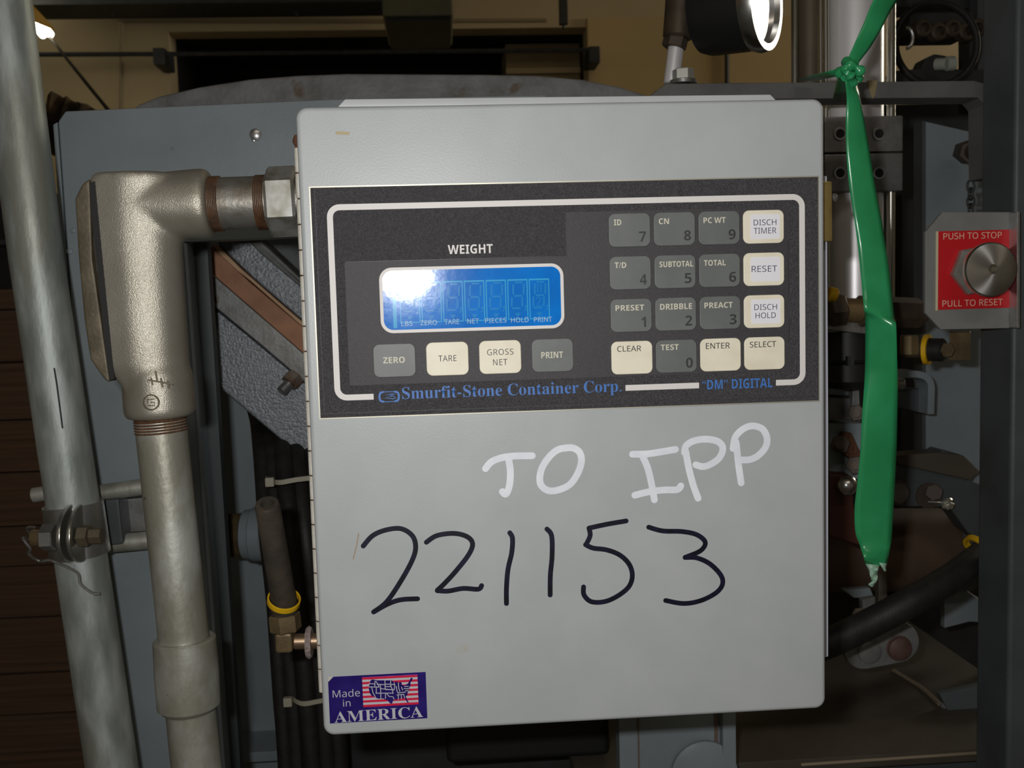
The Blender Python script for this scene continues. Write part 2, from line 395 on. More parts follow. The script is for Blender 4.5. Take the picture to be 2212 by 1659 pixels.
# ------------------------------------------------------------------ far left: stacked board, dark machine
Y = 1.25
lx, rx = at(-160, 900, Y).x, at(175, 900, Y).x
t = thing('board_stack', 'tall stack of brown board bundles standing behind the leaning pipe', 'stack', ((lx + rx) / 2, Y, 0))
zt_ = at(60, 622, Y).z; n = 0; z = 0
sizes = []
while z < zt_ - .03:
    h = random.uniform(.07, .11)
    if z + h > zt_: h = zt_ - z
    j = random.uniform(-.006, .006)
    MB().box((lx + j, Y + random.uniform(0, .012), z), (rx + j, Y + .6, z + h - .0015)).build('board_bundle', M_card, t, bevel=.003)
    z += h
t2 = thing('dark_cabinet', 'near black cabinet standing far behind the brown board stack', 'cabinet', (lx, 2.2, 0))
zc = at(30, 400, 2.2).z
MB().box((at(-300, 500, 2.2).x, 2.2, 0), (at(70, 500, 2.2).x, 2.7, zc)).build('cabinet_body', M_shade, t2, bevel=.01)
MB().box((at(-300, 500, 2.2).x, 2.18, at(30, 530, 2.2).z), (at(74, 500, 2.2).x, 2.2, at(30, 518, 2.2).z)).build('cabinet_rail', M_blg2, t2, bevel=.003)
# heap of brown packing paper beyond the frame
b = MB(); Y = 1.9
rings = []
for k in range(15):
    px = 92 + k * 9; top = [238, 205, 196, 200, 206, 203, 212, 216, 217, 222, 221, 228, 233, 238, 244][k]
    c0 = at(px, top, Y); cb = at(px, 330, Y)
    rings.append([Vector((c0.x, Y, cb.z)), Vector((c0.x, Y - .03 + random.uniform(-.02, .02), (c0.z + cb.z) / 2)), Vector((c0.x, Y + random.uniform(0, .03), c0.z)), Vector((c0.x, Y + .15, c0.z - .02)), Vector((c0.x, Y + .2, cb.z))])
b.loft(rings)
heap = b.build('packing_paper', mat('crumpled_brown_paper', (.20, .12, .05), .8, 0, (.02, .014, .008), 9, nlo=.42, nhi=.56, bump=.6, bscale=30), smooth=20)
tag(heap, 'crumpled brown packing paper heaped behind the top left frame corner', 'paper')

# ------------------------------------------------------------------ machine frame, left
Y = .32
def bot(px, py, px2, py2, Y, z):        # follow the line through two pixels down to height z
    a = at(px, py, Y); c = at(px2, py2, Y); k = (z - a.z) / (c.z - a.z); return a + (c - a) * k
t = thing('press_stand', 'blue grey steel machine frame behind the cast conduit elbow', 'machine frame', (at(300, 900, Y).x, Y, 0))
bl = bot(126, 262, 178, 1000, Y, .0); br = bot(398, 567, 475, 1596, Y, .0)
P = [bl, at(126, 262, Y), at(141, 240, Y), at(722, 214, Y), at(1180, 205, Y), at(1180, 505, Y), at(660, 512, Y), at(396, 524, Y), br]
MB().prism(P, Y, Y + .012).build('front_plate', M_blg, t, bevel=.0012)
f0 = bot(112, 268, 160, 1000, Y, 0)
MB().prism([f0, at(112, 268, Y), at(122, 262, Y), bl + Vector((-.004, 0, 0))], Y + .002, Y + .05).build('left_flange', M_blg, t, bevel=.001)
e0 = bot(397, 560, 474, 1596, Y, 0); e1 = bot(409, 560, 485, 1596, Y, 0)
MB().prism([e0, at(399, 524, Y), at(408, 528, Y), e1], Y - .006, Y + .03).build('edge_strip', mat('lit_edge_paint', (.30, .36, .42), .4), t, bevel=.001)  # paler than the front plate: the lit edge is put into its colour
w0 = bot(409, 560, 485, 1596, Y, 0); w1 = bot(441, 560, 507, 1596, Y, 0)
MB().prism([w0, at(405, 500, Y), at(437, 500, Y), w1], Y + .015, Y + .03).build('inner_channel', mat('channel_shade_paint', (.045, .055, .058), .55), t, bevel=.001)
a = at(552, 291, Y)
b = MB(); b.lathe([(0, .0052), (.001, .0052), (.0022, .003), (.0024, 0.0005)], a, (0, -1, 0), 14); b.build('weld_spatter', M_zinc, t, label='small bright weld blob')
for px, py, r in ((548, 303, .002), (372, 320, .0016), (158, 498, .0026), (150, 543, .003)):
    a = at(px, py, Y); b = MB(); b.lathe([(0, r), (.0008, r * .8), (.0012, r * .3)], a, (0, -1, 0), 10); b.build('paint_blister', M_blg if px < 400 else M_zinc, t)
MB().pxprism([(148, 330), (270, 330), (270, 1659), (190, 1659)], Y + .2, .01)

# horizontal cross rods and bracket between the leaning pipe and the frame
Yr = .29
t = thing('cross_rod_bracket', 'zinc bracket with two round cross rods joining the leaning pipe', 'bracket', at(250, 1110, Yr))
for (x0, y0, x1, y1, r) in ((196, 1068, 330, 1045, .0072), (215, 1177, 345, 1164, .0076)):
    MB().rod(at(x0, y0, Yr), at(x1 + 60, y1 - 5, Yr), r).build('cross_rod', M_galv2, t)
b = MB(); b.pxprism([(252, 1080), (330, 1074), (338, 1146), (262, 1152)], Yr + .012, .012); b.build('bracket_plate', M_zinc, t, bevel=.0008)
b = MB(); b.pxprism([(206, 1082), (256, 1078), (266, 1176), (212, 1182)], Yr - .012, .03); b.build('clamp_tail', M_blg2, t, bevel=.002)
b = MB(); b.rod(at(70, 1070, Yr - .01), at(120, 1062, Yr - .01), .0062); b.build('rod_stub', M_galv2, t)

# ------------------------------------------------------------------ leaning galvanised pipe + clamp
Yp = .24
Pa = bot(10, 0, 79, 560, Yp, 0); 
c1, c2 = at(79, 560, Yp), at(242, 1659, Yp); dd = (c2 - c1)
base = c1 + dd * ((0 - c1.z) / dd.z); c0 = at(8, 0, Yp); topv = c0 + (c0 - c1) * .6
r_ = 56 * mpp(150, 1000, Yp)
t = thing('galvanised_pipe', 'tall leaning galvanised pipe at the left edge of the machine', 'pipe', base)
b = MB(); b.tube([base, c2, c1.lerp(c2, .66), c1.lerp(c2, .33), c1, c0, topv], r_, 40, 1); b.build('pipe_wall', M_galv, t)
MB().tube([at(117, 795, Yp - r_ - .0002), at(124, 840, Yp - r_ - .0002), at(135, 925, Yp - r_ - .0002)], .0006, 6, 3).build('scratch', M_shade, t)
ax = (c2 - c1).normalized()
t = thing('pipe_clamp', 'two banded zinc clamp bolted around the leaning galvanised pipe', 'clamp', at(160, 1145, Yp))
def on_axis(py):
    a = at(79 + (py - 560) * (242 - 79) / 1099.0, py, Yp); return a
b = MB(); k0, k1 = on_axis(1088), on_axis(1198)
b.lathe([(0, r_ + .0006), (0, r_ + .003), ((k1 - k0).length, r_ + .003), ((k1 - k0).length, r_ + .0006)], k0, k1 - k0, 40, cap=False)
b.build('clamp_band', M_zinc, t)
fr = -(r_ + .004)
for px, wd in ((152, 10), (173, 10)):
    ce = at(px, 1150, Yp + fr + .004); H = 62 * mpp(140, 1150, Yp); Wd = .031
    ring = [Vector((0, -math.sin(math.pi * k / 24) * Wd, math.cos(math.pi * k / 24) * H)) for k in range(25)]
    b = MB(); b.loft([[ce + q_ for q_ in ring], [ce + q_ + Vector((.0032, 0, 0)) for q_ in ring]])
    b.build('clamp_ear', mat('bright_zinc', (.50, .50, .45), .3, .9), t, bevel=.0008)
cb_ = at(160, 1158, Yp + fr - .012)
b = MB(); b.hexa(cb_ + Vector((.004, 0, 0)), cb_ + Vector((.012, -.001, 0)), .0085); b.hexa(cb_ + Vector((.012, -.001, 0)), cb_ + Vector((.021, -.001, 0)), .0062); b.build('bolt_head', M_castd, t, smooth=30)
b = MB(); b.hexa(cb_ + Vector((-.024, 0, 0)), cb_ + Vector((-.014, 0, 0)), .0105, .5); b.build('hex_nut', M_zinc, t, smooth=30)
b = MB(); rings = [(0, .0052)]
for k in range(10): rings += [(k * .0009 + .0003, .0062), (k * .0009 + .0007, .0052)]
b.lathe(rings, cb_ + Vector((-.023, 0, 0)), (-1, .05, 0), 14); b.build('bolt_thread', M_brass, t)
tag(MB().tube([cb_ + Vector((-0.026, -.008, .010)), cb_ + Vector((-0.034, -.002, .008)), cb_ + Vector((-0.032, .004, -.003)), cb_ + Vector((-0.035, -.008, .002)), cb_ + Vector((-0.030, -.009, -.006)), cb_ + Vector((-0.034, -.002, -.012)), cb_ + Vector((-0.024, -.009, -.016)), at(108, 1210, Yp + fr - .004), at(138, 1222, Yp + fr - .003), at(168, 1238, Yp + fr - .002), at(175, 1262, Yp + fr - .002), at(200, 1281, Yp + fr - .001), at(216, 1282, Yp + fr - .0005)], .0011, 8, 5).build('tie_wire', M_zinc),
    'twisted grey wire wrapped on the clamp nut and trailing down the pipe', 'wire')

# ------------------------------------------------------------------ conduit elbow, nipple and vertical conduit
Yc = .085
mp = mpp(350, 600, Yc)
t = thing('conduit_elbow', 'large silver cast conduit elbow feeding the left side of the enclosure', 'conduit fitting', at(345, 905, Yc))
b = MB()
hubL, hubR = at(300, 446, Yc), at(458, 440, Yc)
b.lathe([(0, .014), (.004, .0205), ((hubR - hubL).length - .004, .0228), ((hubR - hubL).length, .021)], hubL, hubR - hubL, 32)
v0, v1 = at(328, 440, Yc), at(334, 800, Yc)
h0, h1 = at(336, 770, Yc), at(347, 902, Yc)
b.lathe([(0, .018), (.012, .0225), ((h1 - h0).length - .004, .0228), ((h1 - h0).length, .021)], h0, h1 - h0, 32)
def quadbox(pl, pr, ql, qr, d0, d1):    # box between two left and two right points, depth d0..d1 about Yc
    b.loft([[Vector((p_.x, Yc + d0, p_.z)) for p_ in (pl, pr, qr, ql)], [Vector((p_.x, Yc + d1, p_.z)) for p_ in (pl, pr, qr, ql)]])
dsec = []
for (xl_, xr_, py) in ((207, 388, 372), (195, 393, 380), (191, 393, 420), (197, 394, 500), (209, 396, 600), (219, 402, 700), (227, 408, 790), (259, 408, 830), (282, 408, 862)):
    A_, B_ = at(xl_, py, Yc - .017), at(xr_, py, Yc); A_.y = Yc; ring = []; D0 = .0213 if py < 800 else .019
    for k in range(25):
        th_ = -math.pi / 2 + math.pi * k / 24; c_, s2 = math.cos(th_), math.sin(th_); wdt = B_.x - A_.x
        ring.append(Vector((A_.x + wdt * (.38 + .62 * max(c_, 0) ** .9), Yc + D0 * s2, A_.z + (B_.z - A_.z) * .5)))
    ring.append(Vector((A_.x, Yc + D0 * .86, ring[0].z))); ring.append(Vector((A_.x, Yc - D0 * .86, ring[0].z)))
    dsec.append(ring)
b.loft(dsec)
b.lathe([(0, .0215), (.001, .0215)], at(330, 446, Yc), (0, 0, 1), 24)
bmesh.ops.recalc_face_normals(b.bm, faces=b.bm.faces)
me = bpy.data.meshes.new('x'); b.bm.to_mesh(me); b.bm.free(); tmp = bpy.data.objects.new('x', me); COL.objects.link(tmp)
md = tmp.modifiers.new('r', 'REMESH'); md.mode = 'VOXEL'; md.voxel_size = .0014
md = tmp.modifiers.new('s', 'SMOOTH'); md.iterations = 22; md.factor = .6
bpy.context.view_layer.update()
me2 = bpy.data.meshes.new_from_object(tmp.evaluated_get(bpy.context.evaluated_depsgraph_get())); bpy.data.objects.remove(tmp)
b = MB(); b.bm.from_mesh(me2); b.build('elbow_body', M_cast, t, smooth=180)
b = MB(); L = [at(x, y, Yc - .019) for x, y in ((196, 386), (178, 398), (163, 430), (171, 560), (183, 690), (196, 776), (228, 822), (240, 826), (202, 560))]
b.loft([[Vector((p_.x, Yc - .021, p_.z)) for p_ in L], [Vector((p_.x, Yc + .021, p_.z)) for p_ in L]])
b.build('cover_plate', M_castd, t, bevel=.002)
b = MB(); L = [at(192, 396, Yc - .019), at(206, 392, Yc - .019), at(248, 818, Yc - .019), at(236, 822, Yc - .019)]
b.loft([[Vector((p_.x, Yc - .0202, p_.z)) for p_ in L], [Vector((p_.x, Yc + .0202, p_.z)) for p_ in L]]); b.build('gasket', M_black, t)
# cast marks
fy = Yc - .0232
b = MB(); cc = at(327, 869, Yc - .022)
b.ring([(cc.x + .0052 * math.cos(a), cc.z + .0052 * math.sin(a)) for a in [2 * math.pi * k / 24 for k in range(24)]], [(cc.x + .0043 * math.cos(a), cc.z + .0043 * math.sin(a)) for a in [2 * math.pi * k / 24 for k in range(24)]], fy + .0003, fy + .002)
b.stroke([(cc.x + .002, cc.z + .002), (cc.x - .002, cc.z + .002), (cc.x - .002, cc.z - .002), (cc.x + .002, cc.z - .002), (cc.x + .002, cc.z), (cc.x, cc.z)], .0007, fy + .0003, smooth=1)
b.build('cast_mark', M_castd, t)
b = MB(); cc = at(338, 820, Yc - .022)
for dx, dz, ln in ((0, .002, .006), (-.003, -.001, .004), (.003, -.002, .005), (.007, -.003, .004)):
    b.stroke([(cc.x + dx, cc.z + dz + ln / 2), (cc.x + dx + .0006, cc.z + dz - ln / 2)], .0011, fy + .0003, smooth=1)
b.stroke([(cc.x - .005, cc.z), (cc.x + .010, cc.z - .003)], .0011, fy + .0003, smooth=1); b.build('cast_mark', M_grime, t)

t = thing('conduit_nipple', 'short stained pipe nipple with rusty threads and hex locknut beside the elbow', 'pipe nipple', at(520, 435, Yc))
nL, nR = at(452, 441, Yc), at(640, 434, Yc); nd = (nR - nL).normalized()
b = MB(); b.cyl(nL, nL + nd * ((-.1423 - nL.x) / nd.x), .0168, seg=32); b.build('nipple_tube', M_nip, t)
def threads(p0, d, L, r, n, nm, par):
    b = MB(); prof = []
    for k in range(n): prof += [(L * k / n, r - .0006), (L * (k + .5) / n, r + .0006)]
    prof.append((L, r - .0006)); b.lathe(prof, p0, d, 32, cap=False); b.build(nm, M_thread, par)
threads(nL, nd, 28 * mp, .0172, 8, 'thread', t)
threads(at(555, 438, Yc), nd, 22 * mp, .0172, 6, 'thread', t)
b = MB(); b.hexa(at(580, 437, Yc), at(645, 434, Yc), .0228, math.pi / 6); b.build('locknut', mat('stained_locknut', (.36, .36, .34), .42, .5, (.20, .19, .15), 80), t, smooth=20)

t = thing('vertical_conduit', 'vertical galvanised conduit dropping from the cast elbow with a coupling', 'conduit', Vector((at(425, 1659, Yc).x, Yc, 0)))
k0, k1, k2 = at(346, 905, Yc), at(394, 1350, Yc), at(424, 1659, Yc)
kb = k2 + (k2 - k1) * ((k2.z) / (k1 - k2).z); kb.z = 0
rr = 54.5 * mpp(370, 1100, Yc)
b = MB(); b.tube([k0, k0.lerp(k1, .5), k1, k2, kb], rr, 36, 1); b.build('conduit_tube', M_galv2, t)
threads(k0 - (k1 - k0).normalized() * .004, k1 - k0, 44 * mp, rr + .0002, 7, 'thread', t)
q0, q1 = at(398, 1378, Yc), at(409, 1532, Yc)
b = MB(); L = (q1 - q0).length; b.lathe([(0, rr), (.0, rr + .0028), (.0012, rr + .0040), (L * .5, rr + .0046), (L - .003, rr + .0042), (L, rr + .0015), (L, rr)], q0, q1 - q0, 36, cap=False); b.build('coupling', M_galv2, t)

# ------------------------------------------------------------------ linkage arms behind the frame
Y = .42
t = thing('sloping_casting', 'wide rough cast grey arm sloping down behind the enclosure hinge', 'machine arm', at(560, 820, Y))
MB().pxprism([(436, 640), (450, 655), (560, 744), (660, 828), (900, 1030), (900, 1180), (655, 992), (560, 912), (478, 842), (455, 820), (436, 790)], Y, .05).build('arm_casting', M_arm, t, bevel=.004)
MB().pxprism([(436, 575), (443, 580), (545, 668), (660, 768), (900, 975), (900, 1035), (660, 828), (560, 742), (448, 650), (436, 642)], Y - .012, .05).build('ground_flange', M_arms, t, bevel=.0015)
t2 = thing('brake_band', 'tan leather coloured band clamped between the sloping grey arms', 'band', at(560, 650, Y))
MB().pxprism([(436, 528), (458, 534), (540, 610), (660, 712), (900, 920), (900, 978), (660, 770), (548, 670), (436, 572)], Y - .004, .04).build('band_face', M_leath, t2, bevel=.001)
MB().pxprism([(456, 530), (470, 530), (520, 580), (600, 650), (900, 905), (900, 918), (640, 694), (540, 606), (500, 575)], Y - .002, .04).build('band_edge', M_tan, t2, bevel=.0008)
t3 = thing('linkage_lever', 'upper speckled cast arm with a ridge above the tan band', 'machine arm', at(580, 580, Y))
MB().pxprism([(472, 500), (530, 500), (650, 615), (900, 830), (900, 905), (640, 682), (545, 600), (470, 528)], Y + .004, .05).build('arm_casting', M_arm, t3, bevel=.003)
MB().pxprism([(505, 490), (532, 490), (650, 600), (900, 810), (900, 835), (650, 622), (560, 546)], Y + .0, .05).build('arm_ridge', M_arms, t3, bevel=.004)
t4 = thing('arm_bolt', 'small rusty hex bolt sticking out below the tan band', 'bolt', at(635, 818, Y))
a = at(640, 812, Y - .012); dv = Vector((-.60, -.5, -.62)).normalized()
b = MB(); b.hexa(a, a + dv * .011, .0092, .3); b.build('bolt_head', mat('rusty_steel', (.22, .13, .08), .4, .6, (.30, .27, .24), 120), t4, smooth=20)
prof = [(0, .0048)]
for k in range(10): prof += [(.0012 * k + .0004, .0052), (.0012 * k + .001, .0043)]
b = MB(); b.lathe(prof, a + dv * .011, dv, 14); b.build('bolt_shank', M_zinc, t4)
# deep side plates of the machine
t = thing('inner_side_plate', 'dark blue grey inner plate seen behind the cable bundle and arms', 'machine plate', (at(560, 1200, .62).x, .62, 0))
pz = [at(440, 380, .62), at(905, 380, .62)]
MB().box((pz[0].x, .62, 0), (pz[1].x, .635, pz[0].z)).build('plate_sheet', M_blg, t, bevel=.002)
a = at(500, 1628, .56); c = at(640, 1620, .56)
MB().box((pz[0].x, .56, a.z - .012), (c.x, .62, a.z)).build('plate_ledge', M_blg, t, bevel=.001)
# round boss behind hinge (pivot) and its rods
Y = .45
t = thing('pivot_boss', 'grey round pivot boss with a dark threaded brass stub beside black hose', 'pivot', at(540, 1155, Y))
a, c = at(520, 1158, Y), at(572, 1158, Y)
b = MB(); b.lathe([(0, .022), (.002, .025), (.010, .026), (.011, .0275), (.022, .0275), (.024, .025)], at(525, 1155, Y), (1, -.08, 0), 32); b.build('boss_collar', M_blg, t)
b = MB(); b.cyl(at(568, 1150, Y + .03), at(700, 1150, Y + .03), .030, seg=32); b.build('boss_barrel', M_blg, t)
prof = [(0, .0205)]
for k in range(9): prof += [(.0026 * k + .001, .0225), (.0026 * k + .002, .0202)]
b = MB(); b.lathe(prof, at(480, 1157, Y), (1, -.03, 0), 28); b.build('threaded_stub', M_brass, t)
b = MB(); b.rod(at(598, 1040, Y - .03), at(720, 1160, Y - .03), .0125); b.build('pivot_rod', M_arms, t)
# the cable bundle
labs = ['thin black cable, outermost left of the bundle behind the hinge', 'thick black cable second in the bundle behind the hinge', 'black cable in the middle of the bundle behind the hinge', 'black cable of the bundle nearest the enclosure hinge', 'black cable deepest in the bundle under the enclosure corner']
Y = .36
for i, (x0, x1, r, dy) in enumerate(((562, 606, .0075, 0), (584, 632, .0095, .004), (610, 662, .0095, -.002), (640, 694, .0095, .004), (672, 722, .009, .008))):
    k = (x1 - x0) / 720.
    b = MB(); b.tube([at(x0 - 14, 880, Y + dy + .12), at(x0 - 6, 915, Y + dy + .12), at(x0 + 2, 990, Y + dy + .05), at(x0 + 14 * (1 + i * .1), 1150, Y + dy), at((x0 + x1) / 2 + 8, 1300, Y + dy), at(x1, 1500, Y + dy), at(x1 + 14, 1700, Y + dy), Vector((at(x1 + 20, 1700, Y).x, Y + dy, .5)), Vector((at(x1 + 20, 1700, Y).x + .02, Y + dy, .0))], r, 14, 5)
    tag(b.build('machine_cable', M_rubber), labs[i], 'cable', 'black cables bundled behind the hinge')
for nm, pts, hd in (('white cable tie with square head around the upper part of the bundle', [(566, 1041), (600, 1042), (640, 1036), (690, 1030)], (583, 1041)), ('white cable tie around the lower part of the bundle', [(612, 1517), (650, 1519), (690, 1514), (740, 1505)], (622, 1516))):
    t = thing('cable_tie', nm, 'cable tie', at(hd[0], hd[1], Y - .012))
    b = MB(); P = [at(x, y, Y - .015) for x, y in pts]; P[0].y += .02; hh = .0022
    C = catmull(P, 4); b.loft([[p_ + Vector((0, 0, hh)), p_ + Vector((0, -.001, hh)), p_ + Vector((0, -.001, -hh)), p_ + Vector((0, 0, -hh))] for p_ in C]); b.build('tie_strap', mat('nylon', (.36, .33, .25), .5), t)
    a = at(hd[0], hd[1], Y - .018); b = MB(); b.box((a.x - .004, a.y - .003, a.z - .0042), (a.x + .004, a.y + .003, a.z + .0042)); b.build('tie_head', MATS['nylon'], t, bevel=.0008)

# hose with open end, yellow ring and brass elbow at the enclosure's side
Y = .13
t = thing('cut_hose', 'short worn black hose with open cut top end and yellow ring', 'hose', at(610, 1300, Y))
h0, h1 = at(577, 1084, Y), at(617, 1318, Y); ro = 25.5 * mpp(600, 1200, Y)
b = MB(); L = (h1 - h0).length
h0 = at(577, 1088, Y - .045); hd = h1 - h0       # tips its open end a little towards the viewer
b.lathe([(.012, ro * .5), (.0, ro * .55), (-.0003, ro * .9), (.002, ro), (hd.length, ro * 1.08), (hd.length, ro * .4)], h0, hd, 32, cap=True); b.build('hose_wall', M_hose, t)
yc_, yd = h0 + hd * .90, Vector((-.22, .42, -.86)).normalized()
b = MB(); b.lathe([(-.0022, ro * 1.26), (-.0022, ro * 1.42), (.0022, ro * 1.42), (.0022, ro * 1.26), (-.0022, ro * 1.26)], yc_, yd, 40, cap=False); b.build('yellow_ring', M_yel, t, bevel=.0005)
t = thing('brass_elbow', 'brass hose elbow with hexagon collar under the yellow ring', 'pipe fitting', at(615, 1370, Y))
b = MB(); b.rod(at(610, 1300, Y), at(616, 1332, Y), .0088); b.build('barb', M_brassd, t)
b = MB(); b.hexa(at(614, 1326, Y), at(618, 1362, Y), .0112, .2); b.build('hex_collar', M_brass, t, smooth=20)
b = MB(); a = at(621, 1384, Y); s_ = 24 * mpp(620, 1384, Y); b.box((a.x - s_, Y - .008, a.z - s_ * .85), (a.x + s_ * .6, Y + .008, a.z + s_)); b.build('elbow_block', M_brass, t, bevel=.0025)
b = MB(); b.rod(at(635, 1386, Y), Vector((-.1423, Y, at(668, 1388, Y).z)), .0056); b.build('outlet', mat('pale_brass', (.40, .28, .18), .35, .8), t)
b = MB(); b.lathe([(0, .0105), (.002, .0120), (.004, .0105)], at(662, 1388, Y), (1, 0, 0), 20); b.build('sealing_washer', mat('white_sealant', (.45, .38, .36), .5, 0, (.30, .22, .2), 300, bump=.6, bscale=400), t)

# ------------------------------------------------------------------ casting behind the enclosure top
Y = .55
pts = [(278, 262), (292, 228), (340, 208), (430, 187), (540, 170), (640, 162), (750, 158), (900, 159), (1050, 160), (1160, 162), (1260, 171), (1340, 187), (1400, 206), (1440, 225), (1440, 262)]
t = thing('machine_hood', 'low arched grey casting rising behind the enclosure top', 'machine hood', at(860, 240, Y))
bb = [Vector((at(x, y, Y).x, 0, at(x, y, Y).z)) for x, y in pts]
MB().prism(bb, Y, Y + .06).build('hood_arch', mat('worn_casting', (.22, .23, .235), .5, .1, (.15, .15, .145), 30, bump=.6, bscale=180, spots=(.13, .10, .07), sscale=25, sthr=.64), t, bevel=.004)
MB().box((at(290, 262, Y).x, Y, bb[0].z - .2), (at(1420, 262, Y).x, Y + .06, bb[0].z)).build('hood_skirt', M_blg2, t)

# ------------------------------------------------------------------ the enclosure
W, H = .305, .3668
hx, hz = W / 2, H / 2
ez = O.z
E_ = thing('control_enclosure', 'light grey steel wall enclosure with hinged door, written on in marker', 'control box', (0, .08, ez - hz))
plate(-hx + .010, hx - .0065, ez - hz + .010, ez + hz - .010, .004, .020, .160, 'box_body', M_door, E_, bevel=.0015)
b = MB(); b.prism([Vector((p[0], 0, p[1])) for p in rrect(-hx, hx, ez - hz, ez + hz, .0065, 8)], 0, .019)
door = b.build('door', M_door, E_, bevel=.0028, seg=4)
# drip lip along the top
b = MB(); zl = at(1200, 211, .020)
P = [at(728, 232, .020), at(745, 214, .020), at(1664, 204, .020), at(1682, 222, .020)]
b.prism(P, .0195, .030); b.build('drip_lip', M_lip, E_, bevel=.0008)
MB().box((-hx + .02, .019, ez + hz - .012), (hx - .03, .021, ez + hz - .004)).build('lip_return', M_door, E_)
# right flange of the box, with latch plate
P = [at(1770, 380, .020), at(1786, 380, .020), at(1789, 900, .020), at(1789, 1418, .020), at(1770, 1424, .020)]
MB().prism(P, .0195, .05).build('box_flange', mat('flange_paint', (.42, .44, .50), .35), E_, bevel=.0006)
P = [at(1776, 392, .015), at(1796, 392, .015), at(1797, 522, .015), at(1776, 522, .015)]
MB().prism(P, .0135, .0195).build('latch_plate', mat('yellow_zinc', (.55, .42, .16), .3, .9, (.40, .30, .10), 80), E_, bevel=.0008)
a = at(1798, 427, .03); b = MB(); b.lathe([(0, .0026), (.002, .0026), (.003, .001)], a, (.6, -1, 0), 16); b.build('latch_screw', M_zinc, E_)
# piano hinge
n_k = 22; zt0 = at(633, 318, .006).z; zb0 = at(689, 1497, .006).z; pitch = (zt0 - zb0) / n_k; xh = -hx - .0006
b = MB(); b.cyl((xh, .007, zb0), (xh, .007, zt0 + .002), .0013, seg=12); b.build('hinge_pin', M_rust, E_)
km = None
for k in range(n_k):
    if km is None:
        b = MB(); b.rod((xh, .007, zt0 - pitch * .975), (xh, .007, zt0 - pitch * .025), .0019, .0002, 16); ko = b.build('hinge_knuckle', M_knuck, E_); km = ko.data
    else:
        ko = bpy.data.objects.new('hinge_knuckle', km); COL.objects.link(ko); ko.parent = E_; ko.location = (0, 0, -pitch * k)
b = MB(); b.lathe([(0, .0016), (.002, .0026), (.004, .0022), (.006, .0012)], (xh, .007, zt0 + .001), (0, 0, 1), 14); b.build('hinge_end', M_rust, E_)
# drain screw underneath
a = at(1219, 1578, .07)
b = MB(); b.lathe([(0, .0075), (.002, .0080), (.0045, .0068)], (a.x, .07, ez - hz + .008), (0, 0, -1), 24); b.hexa((a.x, .07, ez - hz + .004), (a.x, .07, ez - hz - .006), .0052); b.build('drain_screw', mat('copper_brass', (.50, .26, .12), .3, .9), E_)
# hand lettering: paint marker and felt marker
def zz(pts, sc, ox, oy): return [(at(x / sc + ox, y / sc + oy, 0).x, at(x / sc + ox, y / sc + oy, 0).z) for x, y in pts]
TO = {'T': [[(150, 375), (190, 330), (260, 303), (340, 292), (460, 290)], [(305, 320), (315, 400), (308, 490), (285, 545), (262, 528)]],
 'O': [[(700, 237), (630, 250), (570, 300), (525, 370), (510, 440), (522, 490), (570, 522), (640, 515), (710, 480), (760, 410), (786, 330), (775, 270), (735, 240), (690, 237)]],
 'I': [[(1125, 280), (1220, 278), (1310, 265), (1410, 248)], [(1190, 290), (1225, 370), (1250, 470), (1270, 582)], [(1140, 552), (1230, 530), (1330, 517), (1420, 515), (1445, 490)]],
 'P': [[(1478, 262), (1500, 380), (1530, 490), (1560, 572)], [(1470, 268), (1480, 225), (1530, 192), (1610, 180), (1690, 195), (1724, 240), (1700, 305), (1640, 348), (1590, 362), (1545, 350)]],
 'P2': [[(1812, 200), (1820, 270), (1828, 350), (1846, 470)], [(1792, 242), (1808, 165), (1860, 112), (1920, 92), (1985, 112), (2017, 170), (2008, 232), (1960, 288), (1905, 315), (1850, 318)]]}
lw = 14.6 * mpp(1350, 1000, 0)
for k, st in TO.items():
    b = MB()
    for s_ in st: b.stroke(zz(s_, 3.072, 1000, 890), lw, -.00016)
    b.build('painted_letter', M_paint, door, label='white hand painted letter ' + k[0], smooth=0, recalc=False)
NU = {'2 at the far left': [[(110, 195), (160, 140), (230, 110), (310, 103), (370, 140), (388, 200), (370, 270), (310, 380), (235, 490), (165, 545)], [(165, 545), (240, 503), (310, 480), (398, 475)]],
 '2, the second digit': [[(445, 175), (500, 140), (590, 128), (660, 145), (690, 182), (670, 240), (600, 330), (540, 395), (503, 430)], [(503, 432), (560, 434), (640, 420), (720, 424), (738, 405)]],
 '1, the third digit': [[(888, 125), (902, 155), (898, 230), (878, 320), (870, 420), (870, 500)]],
 '1, the fourth digit': [[(1085, 105), (1110, 142), (1112, 250), (1103, 350), (1102, 455)]],
 '5': [[(1505, 62), (1400, 80), (1308, 100)], [(1308, 100), (1314, 140), (1292, 188)], [(1290, 188), (1330, 206), (1400, 215), (1470, 242), (1520, 290), (1538, 350), (1520, 410), (1460, 460), (1390, 490), (1320, 490), (1282, 455), (1279, 412)]],
 '3': [[(1625, 95), (1700, 115), (1800, 118), (1880, 135), (1925, 175), (1900, 220), (1818, 255)], [(1818, 256), (1880, 258), (1950, 290), (2008, 350), (2016, 400), (1980, 445), (1900, 485), (1810, 500), (1715, 484)]]}
lw = 10.6 * mpp(1200, 1220, 0)
for k, st in NU.items():
    b = MB()
    for s_ in st: b.stroke(zz(s_, 2.4578, 740, 1100), lw, -.00016)
    b.build('marker_digit', M_marker, door, label='black felt marker digit ' + k, smooth=0, recalc=False)
b = MB(); b.stroke(zz([(85, 130), (75, 190), (57, 262)], 2.4578, 740, 1100), .0008, -.0001); b.build('scratch', mat('scuff', (.34, .28, .2), .6), door, smooth=0, recalc=False)
